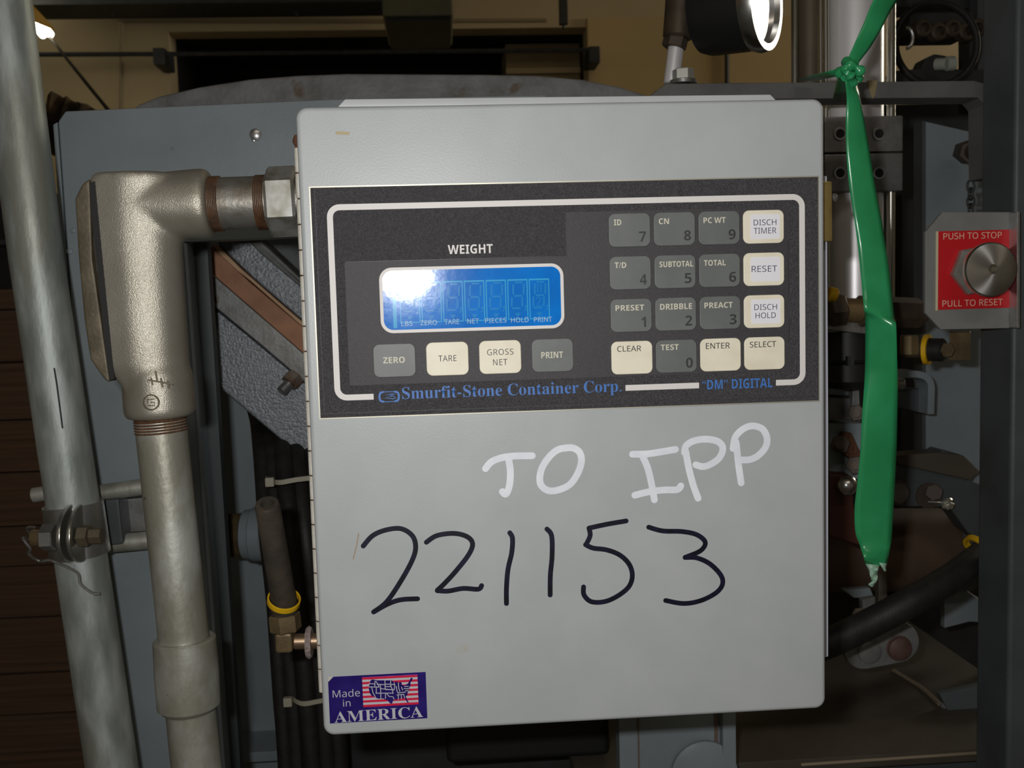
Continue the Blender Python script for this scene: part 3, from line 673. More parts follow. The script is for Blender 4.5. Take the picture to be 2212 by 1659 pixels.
b = MB(); b.stroke([(at(728, 287, 0).x, at(728, 287, 0).z), (at(752, 288, 0).x, at(752, 288, 0).z)], .0018, -.0001); b.build('stain', mat('yellow_stain', (.46, .38, .22), .6), door, smooth=0, recalc=False)

# ------------------------------------------------------------------ weighing indicator on the door
px0, px1, pz0, pz1 = -.1458, .1480, ez + .0069, ez + .1381
I_ = thing('weight_indicator', 'black faced digital weight indicator with blue display and grey and cream keys', 'control panel', (0, -.001, pz0))
MB().box((px0 - .0008, -.0006, pz0 - .0008), (px1 + .0008, 0, pz1 + .0008)).build('backing_edge', mat('panel_edge_metal', (.46, .44, .36), .4, .5), I_)
b = MB(); b.box((px0, -.0014, pz0), (px1, -.0006, pz1)); b.build('faceplate', M_dark, I_, bevel=.0002)
b = MB(); b.box((px0 + .0006, -.00145, pz0 + .0022), (px1 - .0022, -.0014, pz0 + .0026)); b.build('score_line', M_ink, I_)
b = MB(); b.box((px0 + .0022, -.00145, pz0 + .0022), (px0 + .0025, -.0014, pz1 - .001)); b.build('score_line', M_ink, I_)
FY = -.0014
# white border line with its gaps
xl = (at(713, 450, FY).x + at(728, 850, FY).x) / 2; xr = (at(1731, 430, FY).x + at(1735, 825, FY).x) / 2
zt1 = (at(720, 444, FY).z + at(1730, 429, FY).z) / 2; zb1 = (at(760, 856, FY).z + at(1710, 828, FY).z) / 2
bw = 12.5 * mpp(1200, 640, FY); rc = .0055
def arc(cx, cz, a0, a1, r, n=8): return [(cx + r * math.cos(math.radians(a0 + (a1 - a0) * k / n)), cz + r * math.sin(math.radians(a0 + (a1 - a0) * k / n))) for k in range(n + 1)]
path = [(at(807, 855, FY).x, zb1)] + arc(xl + rc, zb1 + rc, 270, 180, rc) + arc(xl + rc, zt1 - rc, 180, 90, rc) + arc(xr - rc, zt1 - rc, 90, 0, rc) + arc(xr - rc, zb1 + rc, 0, -90, rc) + [(at(1676, 828, FY).x, zb1)]
b = MB(); b.caps = False; b.stroke(path, bw, FY - .0001, smooth=1); b.build('border_line', M_white, I_, smooth=0, recalc=False)
b = MB(); b.caps = False; b.stroke([(at(1351, 835, FY).x, zb1), (at(1510, 830, FY).x, zb1)], bw, FY - .0001, smooth=1); b.build('border_line', M_white, I_, smooth=0, recalc=False)
# smooth membrane overlay (display + keypad)
P = [at(748, 566, FY), at(1224, 553, FY), at(1222, 458, FY), at(1700, 450, FY), at(1708, 808, FY), at(1240, 822, FY), at(752, 824, FY)]
xo = [at(750, 700, FY).x, at(1223, 500, FY).x, at(1706, 640, FY).x]; zo = [at(1000, 560, FY).z, at(1460, 453, FY).z, at(1200, 818, FY).z]
b = MB(); b.prism([Vector((xo[0], 0, zo[2])), Vector((xo[2], 0, zo[2])), Vector((xo[2], 0, zo[1])), Vector((xo[1], 0, zo[1])), Vector((xo[1], 0, zo[0])), Vector((xo[0], 0, zo[0]))], FY - .00018, FY)
b.build('membrane_overlay', M_over, I_)
OY = FY - .00018
b = MB()
for L in ([(748, 566), (1224, 553)], [(1223, 553), (1222, 458)], [(1702, 520), (1704, 640)], [(1704, 740), (1705, 690)]):
    q = [(at(x, y, OY).x, at(x, y, OY).z) for x, y in L]; b.stroke(q, .00028, OY - .00003, smooth=1)
b.build('overlay_edge', M_black, I_, smooth=0, recalc=False)
text('WEIGHT', 1016, 538, 97, 20, FY - .0002, M_white, I_, bold=.012, label='white caption WEIGHT')
# display
dx0 = (at(818, 600, OY).x + at(823, 690, OY).x) / 2; dx1 = (at(1217, 590, OY).x + at(1219, 690, OY).x) / 2
dz1 = (at(850, 578, OY).z + at(1190, 569, OY).z) / 2; dz0 = (at(850, 720, OY).z + at(1190, 709, OY).z) / 2
bz = 6.8 * mpp(1000, 640, OY)
b = MB(); b.ring(rrect(dx0, dx1, dz0, dz1, .0072, 8), rrect(dx0 + bz, dx1 - bz, dz0 + bz, dz1 - bz, .0055, 8), OY - .0003, OY); b.build('display_bezel', M_white, I_)
b = MB(); b.prism([Vector((p[0], 0, p[1])) for p in rrect(dx0 + bz, dx1 - bz, dz0 + bz, dz1 - bz, .0055, 8)], OY - .00015, OY); disp = b.build('display_window', M_lcd, I_)
DY = OY - .00019
cx_ = [at(861.7 + 46.7 * k, 650, DY).x for k in range(8)]; cz1 = (at(862, 611, DY).z + at(1187, 600, DY).z) / 2; cz0 = (at(862, 698, DY).z + at(1187, 689, DY).z) / 2
for k in range(7):
    b = MB(); a0, a1 = cx_[k] + .0004, cx_[k + 1] - .0004; wl = .00055
    b.ring([(a0, cz0), (a1, cz0), (a1, cz1), (a0, cz1)], [(a0 + wl, cz0 + wl), (a1 - wl, cz0 + wl), (a1 - wl, cz1 - wl * 1.6), (a0 + wl, cz1 - wl * 1.6)], DY - .00003, DY + .00003)
    b.build('digit_cell', M_cell, disp)
    b = MB(); cw = a1 - a0; ch = cz1 - cz0
    def S_(u, v): return (a0 + cw * (u + .09 * v), cz0 + ch * v)
    wd = .0010; b.caps = False; YY = DY - .00004
    for (u0, v0, u1, v1) in ((.30, .92, .68, .92), (.22, .62, .22, .88), (.74, .62, .74, .88), (.26, .59, .68, .59), (.16, .32, .16, .56), (.68, .32, .68, .56), (.18, .285, .60, .285)):
        b.stroke([S_(u0, v0), S_(u1, v1)], wd, YY, smooth=1)
    b.caps = True; b.stroke([S_(.86, .32), S_(.862, .321)], .0014, YY, smooth=1); b.caps = False
    b.stroke([S_(.88, .28), S_(.80, .21)], .0007, YY, smooth=1)
    q = [S_(.32, .17), S_(.62, .17), S_(.47, .06)]
    b.face([b.bm.verts.new((p[0], YY, p[1])) for p in q])
    if k == 6:
        b.stroke([S_(.36, .66), S_(.36, .88)], .0006, YY, smooth=1); b.stroke([S_(.52, .66), S_(.52, .88)], .0006, YY, smooth=1)
        b.stroke([S_(.30, .50), S_(.42, .55), S_(.52, .50), S_(.42, .40), S_(.30, .33), S_(.54, .33)], .0006, YY, smooth=1)
    b.build('digit_segments', M_seg, disp, smooth=0, recalc=False)
for s_, x, wd, y in (('LBS', 879, 24, 699), ('ZERO', 926, 36, 697), ('TARE', 976, 32, 695), ('NET', 1022, 25, 693.5), ('PIECES', 1071, 46, 692), ('HOLD', 1123, 38, 691), ('PRINT', 1173, 39, 690)):
    text(s_, x, y, wd, 10.5, DY - .0001, M_ann, disp, name='caption', bold=.004)
b = MB(); a0, a1 = at(846, 600, DY).x, at(854, 600, DY).x; b.box((a0, DY, dz0 + bz + .001), (a1, DY + .0001, cz1)); b.build('edge_strip', M_cell, disp)
# keys
KY = OY
tl, tr_, bl_, br_ = at(1359, 496, KY), at(1648, 491, KY), at(1365, 772.5, KY), at(1651, 763, KY)
kx0 = (tl.x + bl_.x) / 2; kx1 = (tr_.x + br_.x) / 2; kz0 = (tl.z + tr_.z) / 2; kz1 = (bl_.z + br_.z) / 2
KW = 88.5 * mpp(1500, 640, KY); KH = 71.5 * (at(1500, 590, KY) - at(1500, 690, KY)).z / 100
def key(cx, cz, mt, cap):
    b = MB(); b.prism([Vector((p[0], 0, p[1])) for p in rrect(cx - KW / 2, cx + KW / 2, cz - KH / 2, cz + KH / 2, .0036, 6)], KY - .0009, KY)
    return b.build('key', mt, I_, bevel=.0005, seg=3, label=('cream' if mt == M_cream else 'grey') + ' key marked ' + cap)
def topx(p): # world -> pixel
    v = p - CAM; z = v.dot(RF); return 1106 + FPX * v.dot(RX) / z, 829.5 + FPX * v.dot(RD) / z
rows = [[('ID', '7', 'g'), ('CN', '8', 'g'), ('PC WT', '9', 'g'), ('DISCH\nTIMER', '', 'l')],
        [('T/D', '4', 'g'), ('SUBTOTAL', '5', 'g'), ('TOTAL', '6', 'g'), ('RESET', '', 'l')],
        [('PRESET', '1', 'g'), ('DRIBBLE', '2', 'g'), ('PREACT', '3', 'g'), ('DISCH\nHOLD', '', 'l')],
        [('CLEAR', '', 'c'), ('TEST', '0', 'g'), ('ENTER', '', 'c'), ('SELECT', '', 'c')]]
wds = {'ID': 16, 'CN': 22, 'PC WT': 48, 'T/D': 25, 'SUBTOTAL': 73, 'TOTAL': 47, 'PRESET': 62, 'DRIBBLE': 69, 'PREACT': 61, 'CLEAR': 52, 'TEST': 39, 'ENTER': 52, 'SELECT': 57}
TY = KY - .00096
for r in range(4):
    for c in range(4):
        capt, num, ty = rows[r][c]
        cx = kx0 + (kx1 - kx0) * c / 3; cz = kz0 + (kz1 - kz0) * r / 3
        k = key(cx, cz, M_greyk if ty == 'g' else M_cream, (capt.replace('\n', ' ') + ' ' + num).strip())
        X, Yp_ = topx(Vector((cx, TY, cz)))
        if ty == 'l':
            lb = MB(); lw_, lh = 64 * mpp(1500, 640, KY) / 2, 52 * mpp(1500, 640, KY) / 2
            off = .0009
            lb.prism([Vector((p[0], 0, p[1])) for p in rrect(cx + off - lw_, cx + off + lw_, cz - lh, cz + lh, .001, 4)], TY - .00005, TY + .0002)
            lb.build('paper_label', M_wlab, k)
            if '\n' in capt:
                l1, l2 = capt.split('\n')
                text(l1, X + 3, Yp_ - 9.5, 49, 12.5, TY - .00015, M_inkb, k, bold=-.002); text(l2, X + 3, Yp_ + 8.5, 49 if l2 == 'TIMER' else 44, 12.5, TY - .00015, M_inkb, k, bold=-.002)
            else: text(capt, X + 1, Yp_ - 1, 55, 13.5, TY - .00015, M_inkb, k, bold=-.002)
        else:
            wd = wds[capt]
            text(capt, X - 35 + wd / 2 + (1 if ty == 'g' else 3), Yp_ - (16.5 if r < 3 else 19.5), wd, 12.5, TY, M_keyt if ty == 'g' else M_ink, k, bold=.014 if ty == 'g' else .004)
            if num: text(num, X + 28 - (1 if num == '1' else 0), Yp_ + 14, 10 if num == '1' else 15, 22, TY, M_ink, k, bold=.012)
zk = (at(851, 779, KY).z + at(1193, 767, KY).z) / 2
for i, (s_, px, ty) in enumerate((('ZERO', 852, 'g'), ('TARE', 966.5, 'c'), ('GROSS\nNET', 1080.5, 'c'), ('PRINT', 1193.5, 'g'))):
    x = at(px, 773, KY).x; k = key(x, zk, M_greyk if ty == 'g' else M_cream, s_.replace('\n', ' '))
    X, Yp_ = topx(Vector((x, TY, zk)))
    if ty == 'g': text(s_, X - 1, Yp_ - 1, 47, 13.5, TY, M_keyt, k, bold=.012)
    elif '\n' in s_:
        text('GROSS', X, Yp_ - 11, 57, 13, TY, M_ink, k, bold=-.001, space=1.08); text('NET', X, Yp_ + 11, 31, 13, TY, M_ink, k, bold=-.001, space=1.08)
    else: text(s_, X, Yp_ - 1, 39, 13, TY, M_ink, k, bold=.002, space=1.05)
# company line and logo
zc_ = at(1100, 845, FY).z
Xc, Yc_ = topx(Vector((at(1106, 845, FY).x, FY, zb1 + .0003)))
text(serif('Smurfit-Stone Container Corp.'), 1107, Yc_ - .5, 474, 33, FY - .0002, M_blue, I_, name='company_name', bold=-.004, label='blue serif company name')
text('“DM” DIGITAL', 1593, topx(Vector((at(1593, 828, FY).x, FY, zb1 + .0002)))[1], 152, 21, FY - .0002, M_blue, I_, name='model_name', bold=.010, label='blue caption DM DIGITAL in capitals')
b = MB(); Lx, Lz = at(840.5, 852, FY).x, zb1 - .0003; u = mpp(840, 850, FY); YY = FY - .0002
for sgn in (-1, 1):
    b.stroke([(Lx + sgn * 13 * u, Lz + 10.5 * u), (Lx + sgn * 19 * u, Lz + 8 * u), (Lx + sgn * 21 * u, Lz), (Lx + sgn * 19 * u, Lz - 8 * u), (Lx + sgn * 13 * u, Lz - 10.5 * u)], 4.5 * u, YY)
    b.stroke([(Lx, Lz + sgn * 10.8 * u), (Lx + 14 * u, Lz + sgn * 10.8 * u)], 1.6 * u, YY, smooth=1); b.stroke([(Lx, Lz + sgn * 10.8 * u), (Lx - 14 * u, Lz + sgn * 10.8 * u)], 1.6 * u, YY, smooth=1)
b.stroke([(Lx + 8 * u, Lz + 6 * u), (Lx - 7 * u, Lz + 4 * u), (Lx + 7 * u, Lz + 1 * u), (Lx - 10 * u, Lz - 2 * u), (Lx + 8 * u, Lz - 5 * u), (Lx + 14 * u, Lz - 3 * u)], 1.8 * u, YY, smooth=1)
b.stroke([(Lx + 12 * u, Lz + 5 * u), (Lx + 3 * u, Lz + 3 * u), (Lx + 12 * u, Lz)], 1.5 * u, YY, smooth=1)
b.build('logo', M_blue, I_, smooth=0, recalc=False)

# ------------------------------------------------------------------ foil sticker
sc = 6.506
def sp(x, y, Y=0): return at(x / sc + 660, y / sc + 1420, Y)
SY = -.0002
q = [sp(328, 270), sp(1698, 212), sp(1698, 862), sp(328, 922)]
sx0 = (sp(312, 270).x + sp(345, 922).x) / 2; sx1 = (sp(1688, 210).x + sp(1712, 860).x) / 2; sz1 = (sp(312, 270).z + sp(1688, 210).z) / 2; sz0 = (sp(345, 922).z + sp(1712, 860).z) / 2
def su(u, v): return (sx0 + (sx1 - sx0) * u, sz1 - (sz1 - sz0) * v)      # sticker coordinates 0..1, v downwards
K_ = thing('flag_sticker', 'blue foil sticker with flag and map on the lower left door corner', 'sticker', (sx0, 0, sz0))
b = MB(); b.prism([Vector((p[0], 0, p[1])) for p in (su(0, 1), su(1, 1), su(1, 0), su(.055, 0), su(0, .11))], SY, 0); b.build('sticker_foil', M_foil, K_)
b = MB(); b.prism([Vector((p[0], 0, p[1])) for p in (su(0, .0), su(.055, .0), su(0.008, .11))], SY + .0001, 0); b.build('torn_corner', mat('torn_paper', (.55, .52, .46), .7), K_)
b = MB(); b.prism([Vector((p[0], 0, p[1])) for p in (su(.348, .685), su(.915, .685), su(.915, .045), su(.348, .045))], SY - .0001, SY); b.build('flag_field', M_silv, K_)
for k in range(7):
    v0 = .045 + .64 * (2 * k) / 13; v1 = v0 + .64 / 13
    b = MB(); b.prism([Vector((p[0], 0, p[1])) for p in (su(.348, v1), su(.915, v1), su(.915, v0), su(.348, v0))], SY - .0002, SY - .0001); b.build('flag_stripe', M_fred, K_)
def mu(x, y):     # zoomed pixel -> point, undoing the sticker's slant
    u_ = (x - 312 - (y - 270) * .045) / 1372; v_ = (y - (270 - (x - 312) * .0436)) / 652
    return su(u_, v_)
outl = [(905, 325), (930, 305), (960, 310), (1000, 318), (1060, 318), (1130, 320), (1200, 318), (1240, 345), (1275, 338), (1300, 352), (1340, 345), (1350, 385), (1385, 395), (1430, 370), (1455, 330), (1470, 290), (1498, 285), (1495, 320), (1470, 350), (1470, 395), (1450, 425), (1455, 460), (1430, 490), (1428, 530), (1405, 545), (1420, 590), (1445, 630), (1435, 645), (1405, 600), (1390, 575), (1330, 572), (1300, 590), (1260, 588), (1225, 605), (1212, 650), (1180, 640), (1150, 600), (1110, 590), (1095, 575), (1010, 575), (960, 545), (930, 540), (900, 500), (885, 440), (885, 400), (900, 360)]
b = MB(); P = [mu(x, y) for x, y in outl]; b.prism([Vector((p[0], 0, p[1])) for p in P], SY - .0003, SY - .0002); b.build('country_map', M_foil, K_)
b = MB()
for L in ([(890, 362), (970, 368)], [(970, 330), (970, 410)], [(888, 408), (1030, 412)], [(985, 330), (1010, 370), (1030, 412)], [(1000, 370), (1110, 380)], [(1110, 320), (1115, 440)], [(1110, 370), (1190, 372)], [(1110, 405), (1200, 405)], [(925, 412), (945, 490), (975, 545)], [(990, 415), (990, 490)], [(1045, 375), (1050, 430)], [(1045, 430), (1220, 452)], [(985, 495), (1220, 495)], [(1050, 430), (1055, 570)], [(1120, 500), (1120, 570)], [(1120, 445), (1230, 445)], [(1190, 320), (1195, 400), (1220, 450), (1225, 500)], [(1240, 350), (1250, 400), (1240, 450)], [(1195, 375), (1250, 375)], [(1140, 500), (1170, 540), (1225, 545), (1240, 580)], [(1270, 400), (1280, 460), (1300, 500)], [(1300, 350), (1305, 420), (1320, 470)], [(1300, 490), (1400, 480)], [(1280, 520), (1380, 510)], [(1300, 520), (1300, 580)], [(1340, 515), (1345, 570)], [(1375, 515), (1390, 560)], [(1345, 410), (1360, 450)], [(1385, 400), (1440, 400)], [(1380, 430), (1445, 430)], [(1400, 460), (1440, 455)]):
    b.stroke([mu(x, y) for x, y in L], .00045, SY - .00036, smooth=1)
b.build('map_lines', M_silv, K_, smooth=0, recalc=False)
text('Made', 748, 1497.5, 59, 16.5, SY - .0001, M_silv, K_, name='sticker_word', bold=-.004, rot=.0)
text('in', 749, 1518.5, 16, 15, SY - .0001, M_silv, K_, name='sticker_word', bold=-.004)
text(serif('AMERICA'), 818, 1543.5, 192, 24, SY - .0001, M_silv, K_, name='sticker_word', bold=-.003, rot=.012)

# ------------------------------------------------------------------ right: air cylinder, bar, gauge
Yb = .27
t = thing('support_bar', 'long grey flat bar crossing above the enclosure and bending down at right', 'bar', at(1780, 198, Yb))
C = [at(x, y, Yb) for x, y in ((1405, 205), (1440, 180), (1800, 177), (2105, 174), (2130, 180), (2148, 196), (2155, 215), (2157, 384), (2130, 384), (2129, 228), (2115, 211), (1800, 213), (1440, 216), (1405, 216))]
MB().prism(C, Yb, Yb + .03).build('bar_body', mat('bar_paint', (.125, .125, .122), .5, 0, (.10, .10, .098), 25, bump=.2, bscale=300), t, bevel=.0012)
MB().prism([at(x, y, Yb) for x, y in ((1873, 174), (1895, 174), (1890, 205), (1884, 214), (1880, 205))], Yb - .0006, Yb + .001).build('drip_stain', mat('tan_drip', (.24, .19, .10), .5), t)
t = thing('bar_bolt', 'zinc hex bolt head on top of the grey bar by the gauge stem', 'bolt', at(1476, 175, Yb + .009))
a = at(1476, 177, Yb + .010)
b = MB(); b.hexa(a + Vector((0, 0, .0)), a + Vector((0, 0, .0105)), .0092, .2); b.build('bolt_head', mat('pale_zinc', (.48, .48, .43), .4, .5), t, smooth=20)
b = MB(); b.rod(a + Vector((0, 0, -.002)), a + Vector((0, 0, .0015)), .0115, .0003); b.build('washer', M_zinc, t)
# pressure gauge with stem
Yg = .290
t = thing('pressure_gauge', 'black cased pressure gauge on a brass tee above the grey bar', 'gauge', at(1450, 172, Yg))
b = MB(); b.rod(at(1450, 182, Yg), at(1461, 96, Yg), .0068); b.build('chrome_stem', M_chrome, t)
b = MB(); b.hexa(at(1455, 104, Yg), at(1461, 80, Yg), .0105, .4); b.build('stem_nut', M_brassd, t, smooth=20)
b = MB(); b.rod(at(1465, 84, Yg), at(1474, -40, Yg), .0132, .002); b.rod(at(1470, 24, Yg), at(1536, 18, Yg), .0100); b.build('brass_tee', mat('tee_bronze', (.10, .075, .05), .5, .5, (.07, .05, .035), 60), t)
gn = Vector((.80, -.60, -.03)).normalized(); gc = at(1652, 2, Yg - .052); gr = .0385
b = MB(); b.lathe([(-.056, .012), (-.054, gr * .90), (-.046, gr * .97), (-.010, gr * .98), (-.006, gr)], gc, gn, 48); b.build('gauge_case', M_black, t)
b = MB(); b.lathe([(-.010, gr * 1.0), (-.004, gr * 1.04), (.002, gr * 1.0), (.002, gr * .86), (-.003, gr * .84)], gc, gn, 48, cap=False); b.build('gauge_ring', M_spun, t)
b = MB(); b.lathe([(-.006, gr * .86), (-.003, gr * .86)], gc, gn, 48); b.build('gauge_dial', M_glass, t)
_, gu, gv = frame(gn)
# air cylinder
Ya = .40
t = thing('air_cylinder', 'polished upright air cylinder with tie rods behind the green tape', 'air cylinder', at(1846, 650, Ya))
def vx(px, py0, py1, Y): return at(px, py0, Y), at(px + (py1 - py0) * (1855 - px) / 26000., py1, Y)
a, c = vx(1846, -140, 655, Ya); rc_ = 58 * mpp(1846, 200, Ya)
b = MB(); b.cyl(a, c, rc_, seg=48); b.build('cylinder_tube', M_chrome, t)
for px, r in ((1783, .0032), (1926, .0040), (1772, .003)):
    a, c = vx(px, -140, 660, Ya - .018 if px != 1772 else Ya + .02); b = MB(); b.cyl(a, c, r, seg=16); b.build('tie_rod', mat('bright_rod', (.8, .79, .72), .22, 1), t)
a0 = at(1781, 252, Ya - .032); a1 = at(1951, 412, Ya - .032); zm = at(1860, 330, Ya - .032).z
for n_, (z0_, z1_) in enumerate(((zm + .0006, a0.z), (a1.z, zm - .0006))):
    MB().box((a0.x, Ya - .032, z0_), (a1.x, Ya + .03, z1_)).build('mount_block', M_alu, t, bevel=.0015)
b = MB(); 
MB().box((a0.x + .001, Ya - .028, zm - .002), (a1.x - .001, Ya + .02, zm + .002)).build('block_joint', M_shade, t)
for px in (1814, 1898):
    for py in (289, 374):
        a = at(px, py, Ya - .0325); b = MB(); b.lathe([(0, .0062), (.0012, .0060), (.0014, .0042)], a, (0, -1, 0), 20); b.build('cap_screw', M_zinc, t)
        b = MB(); b.lathe([(0, .0043), (.0003, .0043)], a + Vector((0, -.0012, 0)), (0, -1, 0), 20); b.build('screw_socket', M_black, t)
# second, darker column beside it
t = thing('guide_column', 'dull brown grey guide column behind the left cylinder rod', 'column', at(1750, 240, .55))
a, c = at(1748, -160, .55), at(1752, 600, .55); b = MB(); b.cyl(a, c, 28 * mpp(1750, 100, .55), seg=32); b.build('column_tube', mat('column_paint', (.16, .125, .09), .45, .3), t)
a, c = at(1716, -160, .53), at(1718, 600, .53); b = MB(); b.cyl(a, c, .0038, seg=12); b.build('column_rod', mat('dim_rod', (.36, .36, .30), .3, .8), t)

# ------------------------------------------------------------------ green tape
Yt = .15
t = thing('green_tape', 'long green plastic tape knotted on the grey bar and hanging down', 'tape', at(1835, 175, Yt))
def ribbon(rows_, nm, mt, dyf=None, sm=6):
    A_ = catmull([Vector((r[0], 0, r[1])) for r in rows_], sm); B_ = catmull([Vector((r[2], 0, r[3])) for r in rows_], sm); D_ = catmull([Vector((r[4], r[5] if len(r) > 5 else 0, 0)) for r in rows_], sm)
    b = MB(); n = 7; prev = None
    for i in range(len(A_)):
        row = []
        for j in range(n):
            f = j / (n - 1); px = A_[i].x * (1 - f) + B_[i].x * f; py = A_[i].z * (1 - f) + B_[i].z * f
            y = D_[i].x + D_[i].y * (f - .5) - .0012 * math.sin(math.pi * f)
            row.append(b.bm.verts.new(at(px, py, y)))
        if prev:
            for j in range(n - 1): b.face((prev[j], row[j], row[j + 1], prev[j + 1]))
        prev = row
    return b.build(nm, mt, t, smooth=180, solid=.0003, recalc=False)
ribbon([(1902, -30, 1960, -30, .15, .012), (1882, 10, 1926, 20, .15, .010), (1868, 45, 1906, 58, .148, .004), (1850, 85, 1882, 99, .148, .006), (1838, 112, 1862, 126, .148, .004), (1826, 138, 1846, 148, .148, 0)], 'tape_upper', M_green)
ribbon([(1824, 140, 1850, 148, .145, .0), (1826, 175, 1850, 178, .142, .01), (1829, 215, 1858, 212, .145, .004), (1827, 260, 1866, 255, .147, .002), (1828, 320, 1876, 310, .148, .004), (1834, 400, 1890, 400, .148, .001), (1845, 470, 1905, 480, .147, .004), (1854, 540, 1917, 560, .145, .0), (1861, 610, 1926, 630, .142, .002), (1866, 665, 1932, 684, .137, .003), (1869, 692, 1936, 706, .138, -.014), (1869, 775, 1938, 780, .146, -.011), (1867, 830, 1939, 835, .150, -.006), (1862, 900, 1938, 905, .154, 0), (1858, 980, 1936, 985, .157, .004), (1851, 1050, 1932, 1060, .159, .002), (1846, 1100, 1929, 1110, .160, .002), (1848, 1150, 1926, 1160, .160, .001), (1858, 1180, 1922, 1185, .158, -.003), (1866, 1205, 1918, 1210, .157, .006), (1870, 1222, 1914, 1222, .160, -.003)], 'tape_tail', M_green, sm=7)
ribbon([(1870, 1218, 1900, 1220, .158, .004), (1876, 1232, 1897, 1230, .155, -.006), (1880, 1245, 1896, 1240, .156, .008), (1882, 1255, 1895, 1252, .155, -.006), (1876, 1262, 1888, 1265, .156, .004), (1881, 1267, 1886, 1268, .155, 0)], 'torn_tip', M_greenp)
ribbon([(1898, 1215, 1916, 1218, .157, 0), (1904, 1224, 1914, 1224, .157, .003), (1910, 1234, 1914, 1234, .157, 0)], 'torn_shred', M_greenp)
# loop round the bar and the knot
b = MB()
def flap(pxs, Ys, nm, mt=M_green):
    b = MB(); vs = [b.bm.verts.new(at(x, y, yy)) for (x, y), yy in zip(pxs, Ys)]; b.face(vs)
    bmesh.ops.subdivide_edges(b.bm, edges=b.bm.edges[:], cuts=2, use_grid_fill=True)
    return b.build(nm, mt, t, smooth=180, solid=.0004, recalc=False)
flap([(1812, 155), (1838, 150), (1842, 215), (1798, 218)], (.15, .145, .262, .266), 'loop_front')
flap([(1720, 172), (1812, 148), (1820, 162), (1760, 175)], (.264, .16, .16, .264), 'loop_strand')
flap([(1842, 160), (1852, 180), (1862, 212), (1836, 216)], (.15, .20, .262, .262), 'loop_front')
kr = lambda f: .75 + .35 * math.sin(f * 23)
b = MB()
b.tube([at(1812, 162, .150), at(1822, 146, .142), at(1842, 141, .136), at(1856, 152, .137), at(1858, 164, .144), at(1846, 170, .150)], .0040, 18, 8, rad=kr)
b.tube([at(1830, 132, .15), at(1828, 150, .138), at(1838, 166, .136), at(1842, 182, .146)], .0038, 18, 8, rad=kr)
b.tube([at(1846, 136, .15), at(1834, 152, .134), at(1824, 170, .142)], .0032, 18, 8, rad=kr); b.build('knot', M_green, t)

# ------------------------------------------------------------------ right post and stop button
Yq = .206
t = thing('right_post', 'dark grey square steel post along the right picture edge', 'post', (at(2200, 900, Yq).x, Yq, 0))
xp = at(2186, 830, Yq).x
MB().box((xp, Yq, 0), (xp + .076, Yq + .052, 2.3)).build('post_tube', M_blg2, t, bevel=.004, seg=3)
Ye = .20
t = thing('stop_button_plate', 'grey chamfered plate with red push to stop label and metal knob', 'emergency stop', at(2100, 712, Ye))
P = [at(x, y, Ye) for x, y in ((1999, 502), (2036, 458), (2192, 458), (2192, 709), (2032, 712), (1999, 676))]
MB().prism(P, Ye, Ye + .004).build('mounting_plate', mat('plate_grey', (.215, .22, .21), .45, 0, (.19, .195, .19), 40, bump=.15), t, bevel=.0006)
P = [at(x, y, Ye - .008) for x, y in ((2191, 458), (2198, 458), (2198, 709), (2191, 709))]
MB().prism(P, Ye - .012, Ye + .02).build('plate_flange', M_zinc, t, bevel=.0006)
lx0, lx1 = at(2026, 580, Ye - .0005).x, at(2183, 580, Ye - .0005).x; lz1, lz0 = at(2100, 498, Ye - .0005).z, at(2100, 667, Ye - .0005).z
MB().box((lx0, Ye - .0008, lz0), (lx1, Ye, lz1)).build('red_label', M_red, t)
MB().box((lx0 - .0018, Ye - .0008, lz0 - .0006), (lx0, Ye, lz1)).build('label_margin', mat('label_cream', (.60, .55, .38), .5), t)
text('PUSH TO STOP', 2101, 509, 126, 14, Ye - .0012, M_tcream, t, name='label_text', bold=.0)
text('PULL TO RESET', 2101, 654, 130, 14, Ye - .0012, M_tcream, t, name='label_text', bold=.0)
kb_ = at(2103, 584, Ye); kb_.y = Ye
b = MB(); b.hexa(kb_ + Vector((0, 0, 0)), kb_ + Vector((0, -.008, 0)), .0205, .15); b.build('hex_nut', mat('nut_grey', (.46, .46, .43), .4, .6, (.36, .35, .31), 60), t, smooth=20)
b = MB(); b.cyl(kb_ + Vector((0, -.008, 0)), kb_ + Vector((0, -.018, 0)), .0125, seg=32); b.build('button_shaft', M_spun, t)
b = MB(); R_ = 57 * mpp(2140, 585, Ye - .03)
b.lathe([(0, .012), (.003, R_ * .86), (.005, R_), (.0075, R_), (.0088, R_ * .95), (.0122, .0050), (.0122, .0038), (.004, .0036)], kb_ + Vector((0, -.018, 0)), (0, -1, 0), 64, cap=True)
M_knob = mat('turned_knob_metal', (.74, .73, .70), .30, 1)
tn = M_knob.node_tree.nodes.new('ShaderNodeTangent'); tn.direction_type = 'RADIAL'; tn.axis = 'Y'
bs = M_knob.node_tree.nodes['Principled BSDF']; bs.inputs['Anisotropic'].default_value = .85
M_knob.node_tree.links.new(tn.outputs[0], bs.inputs['Tangent'])
b.build('mushroom_knob', M_knob, t, smooth=28)
b = MB(); b.cyl(kb_ + Vector((0, -.0235, 0)), kb_ + Vector((0, -.0245, 0)), .0036, seg=20); b.build('knob_socket', M_castd, t)
b = MB(); b.cyl(at(2060, 720, Ye + .02), at(2050, 690, Ye + .02), .006, seg=16); 

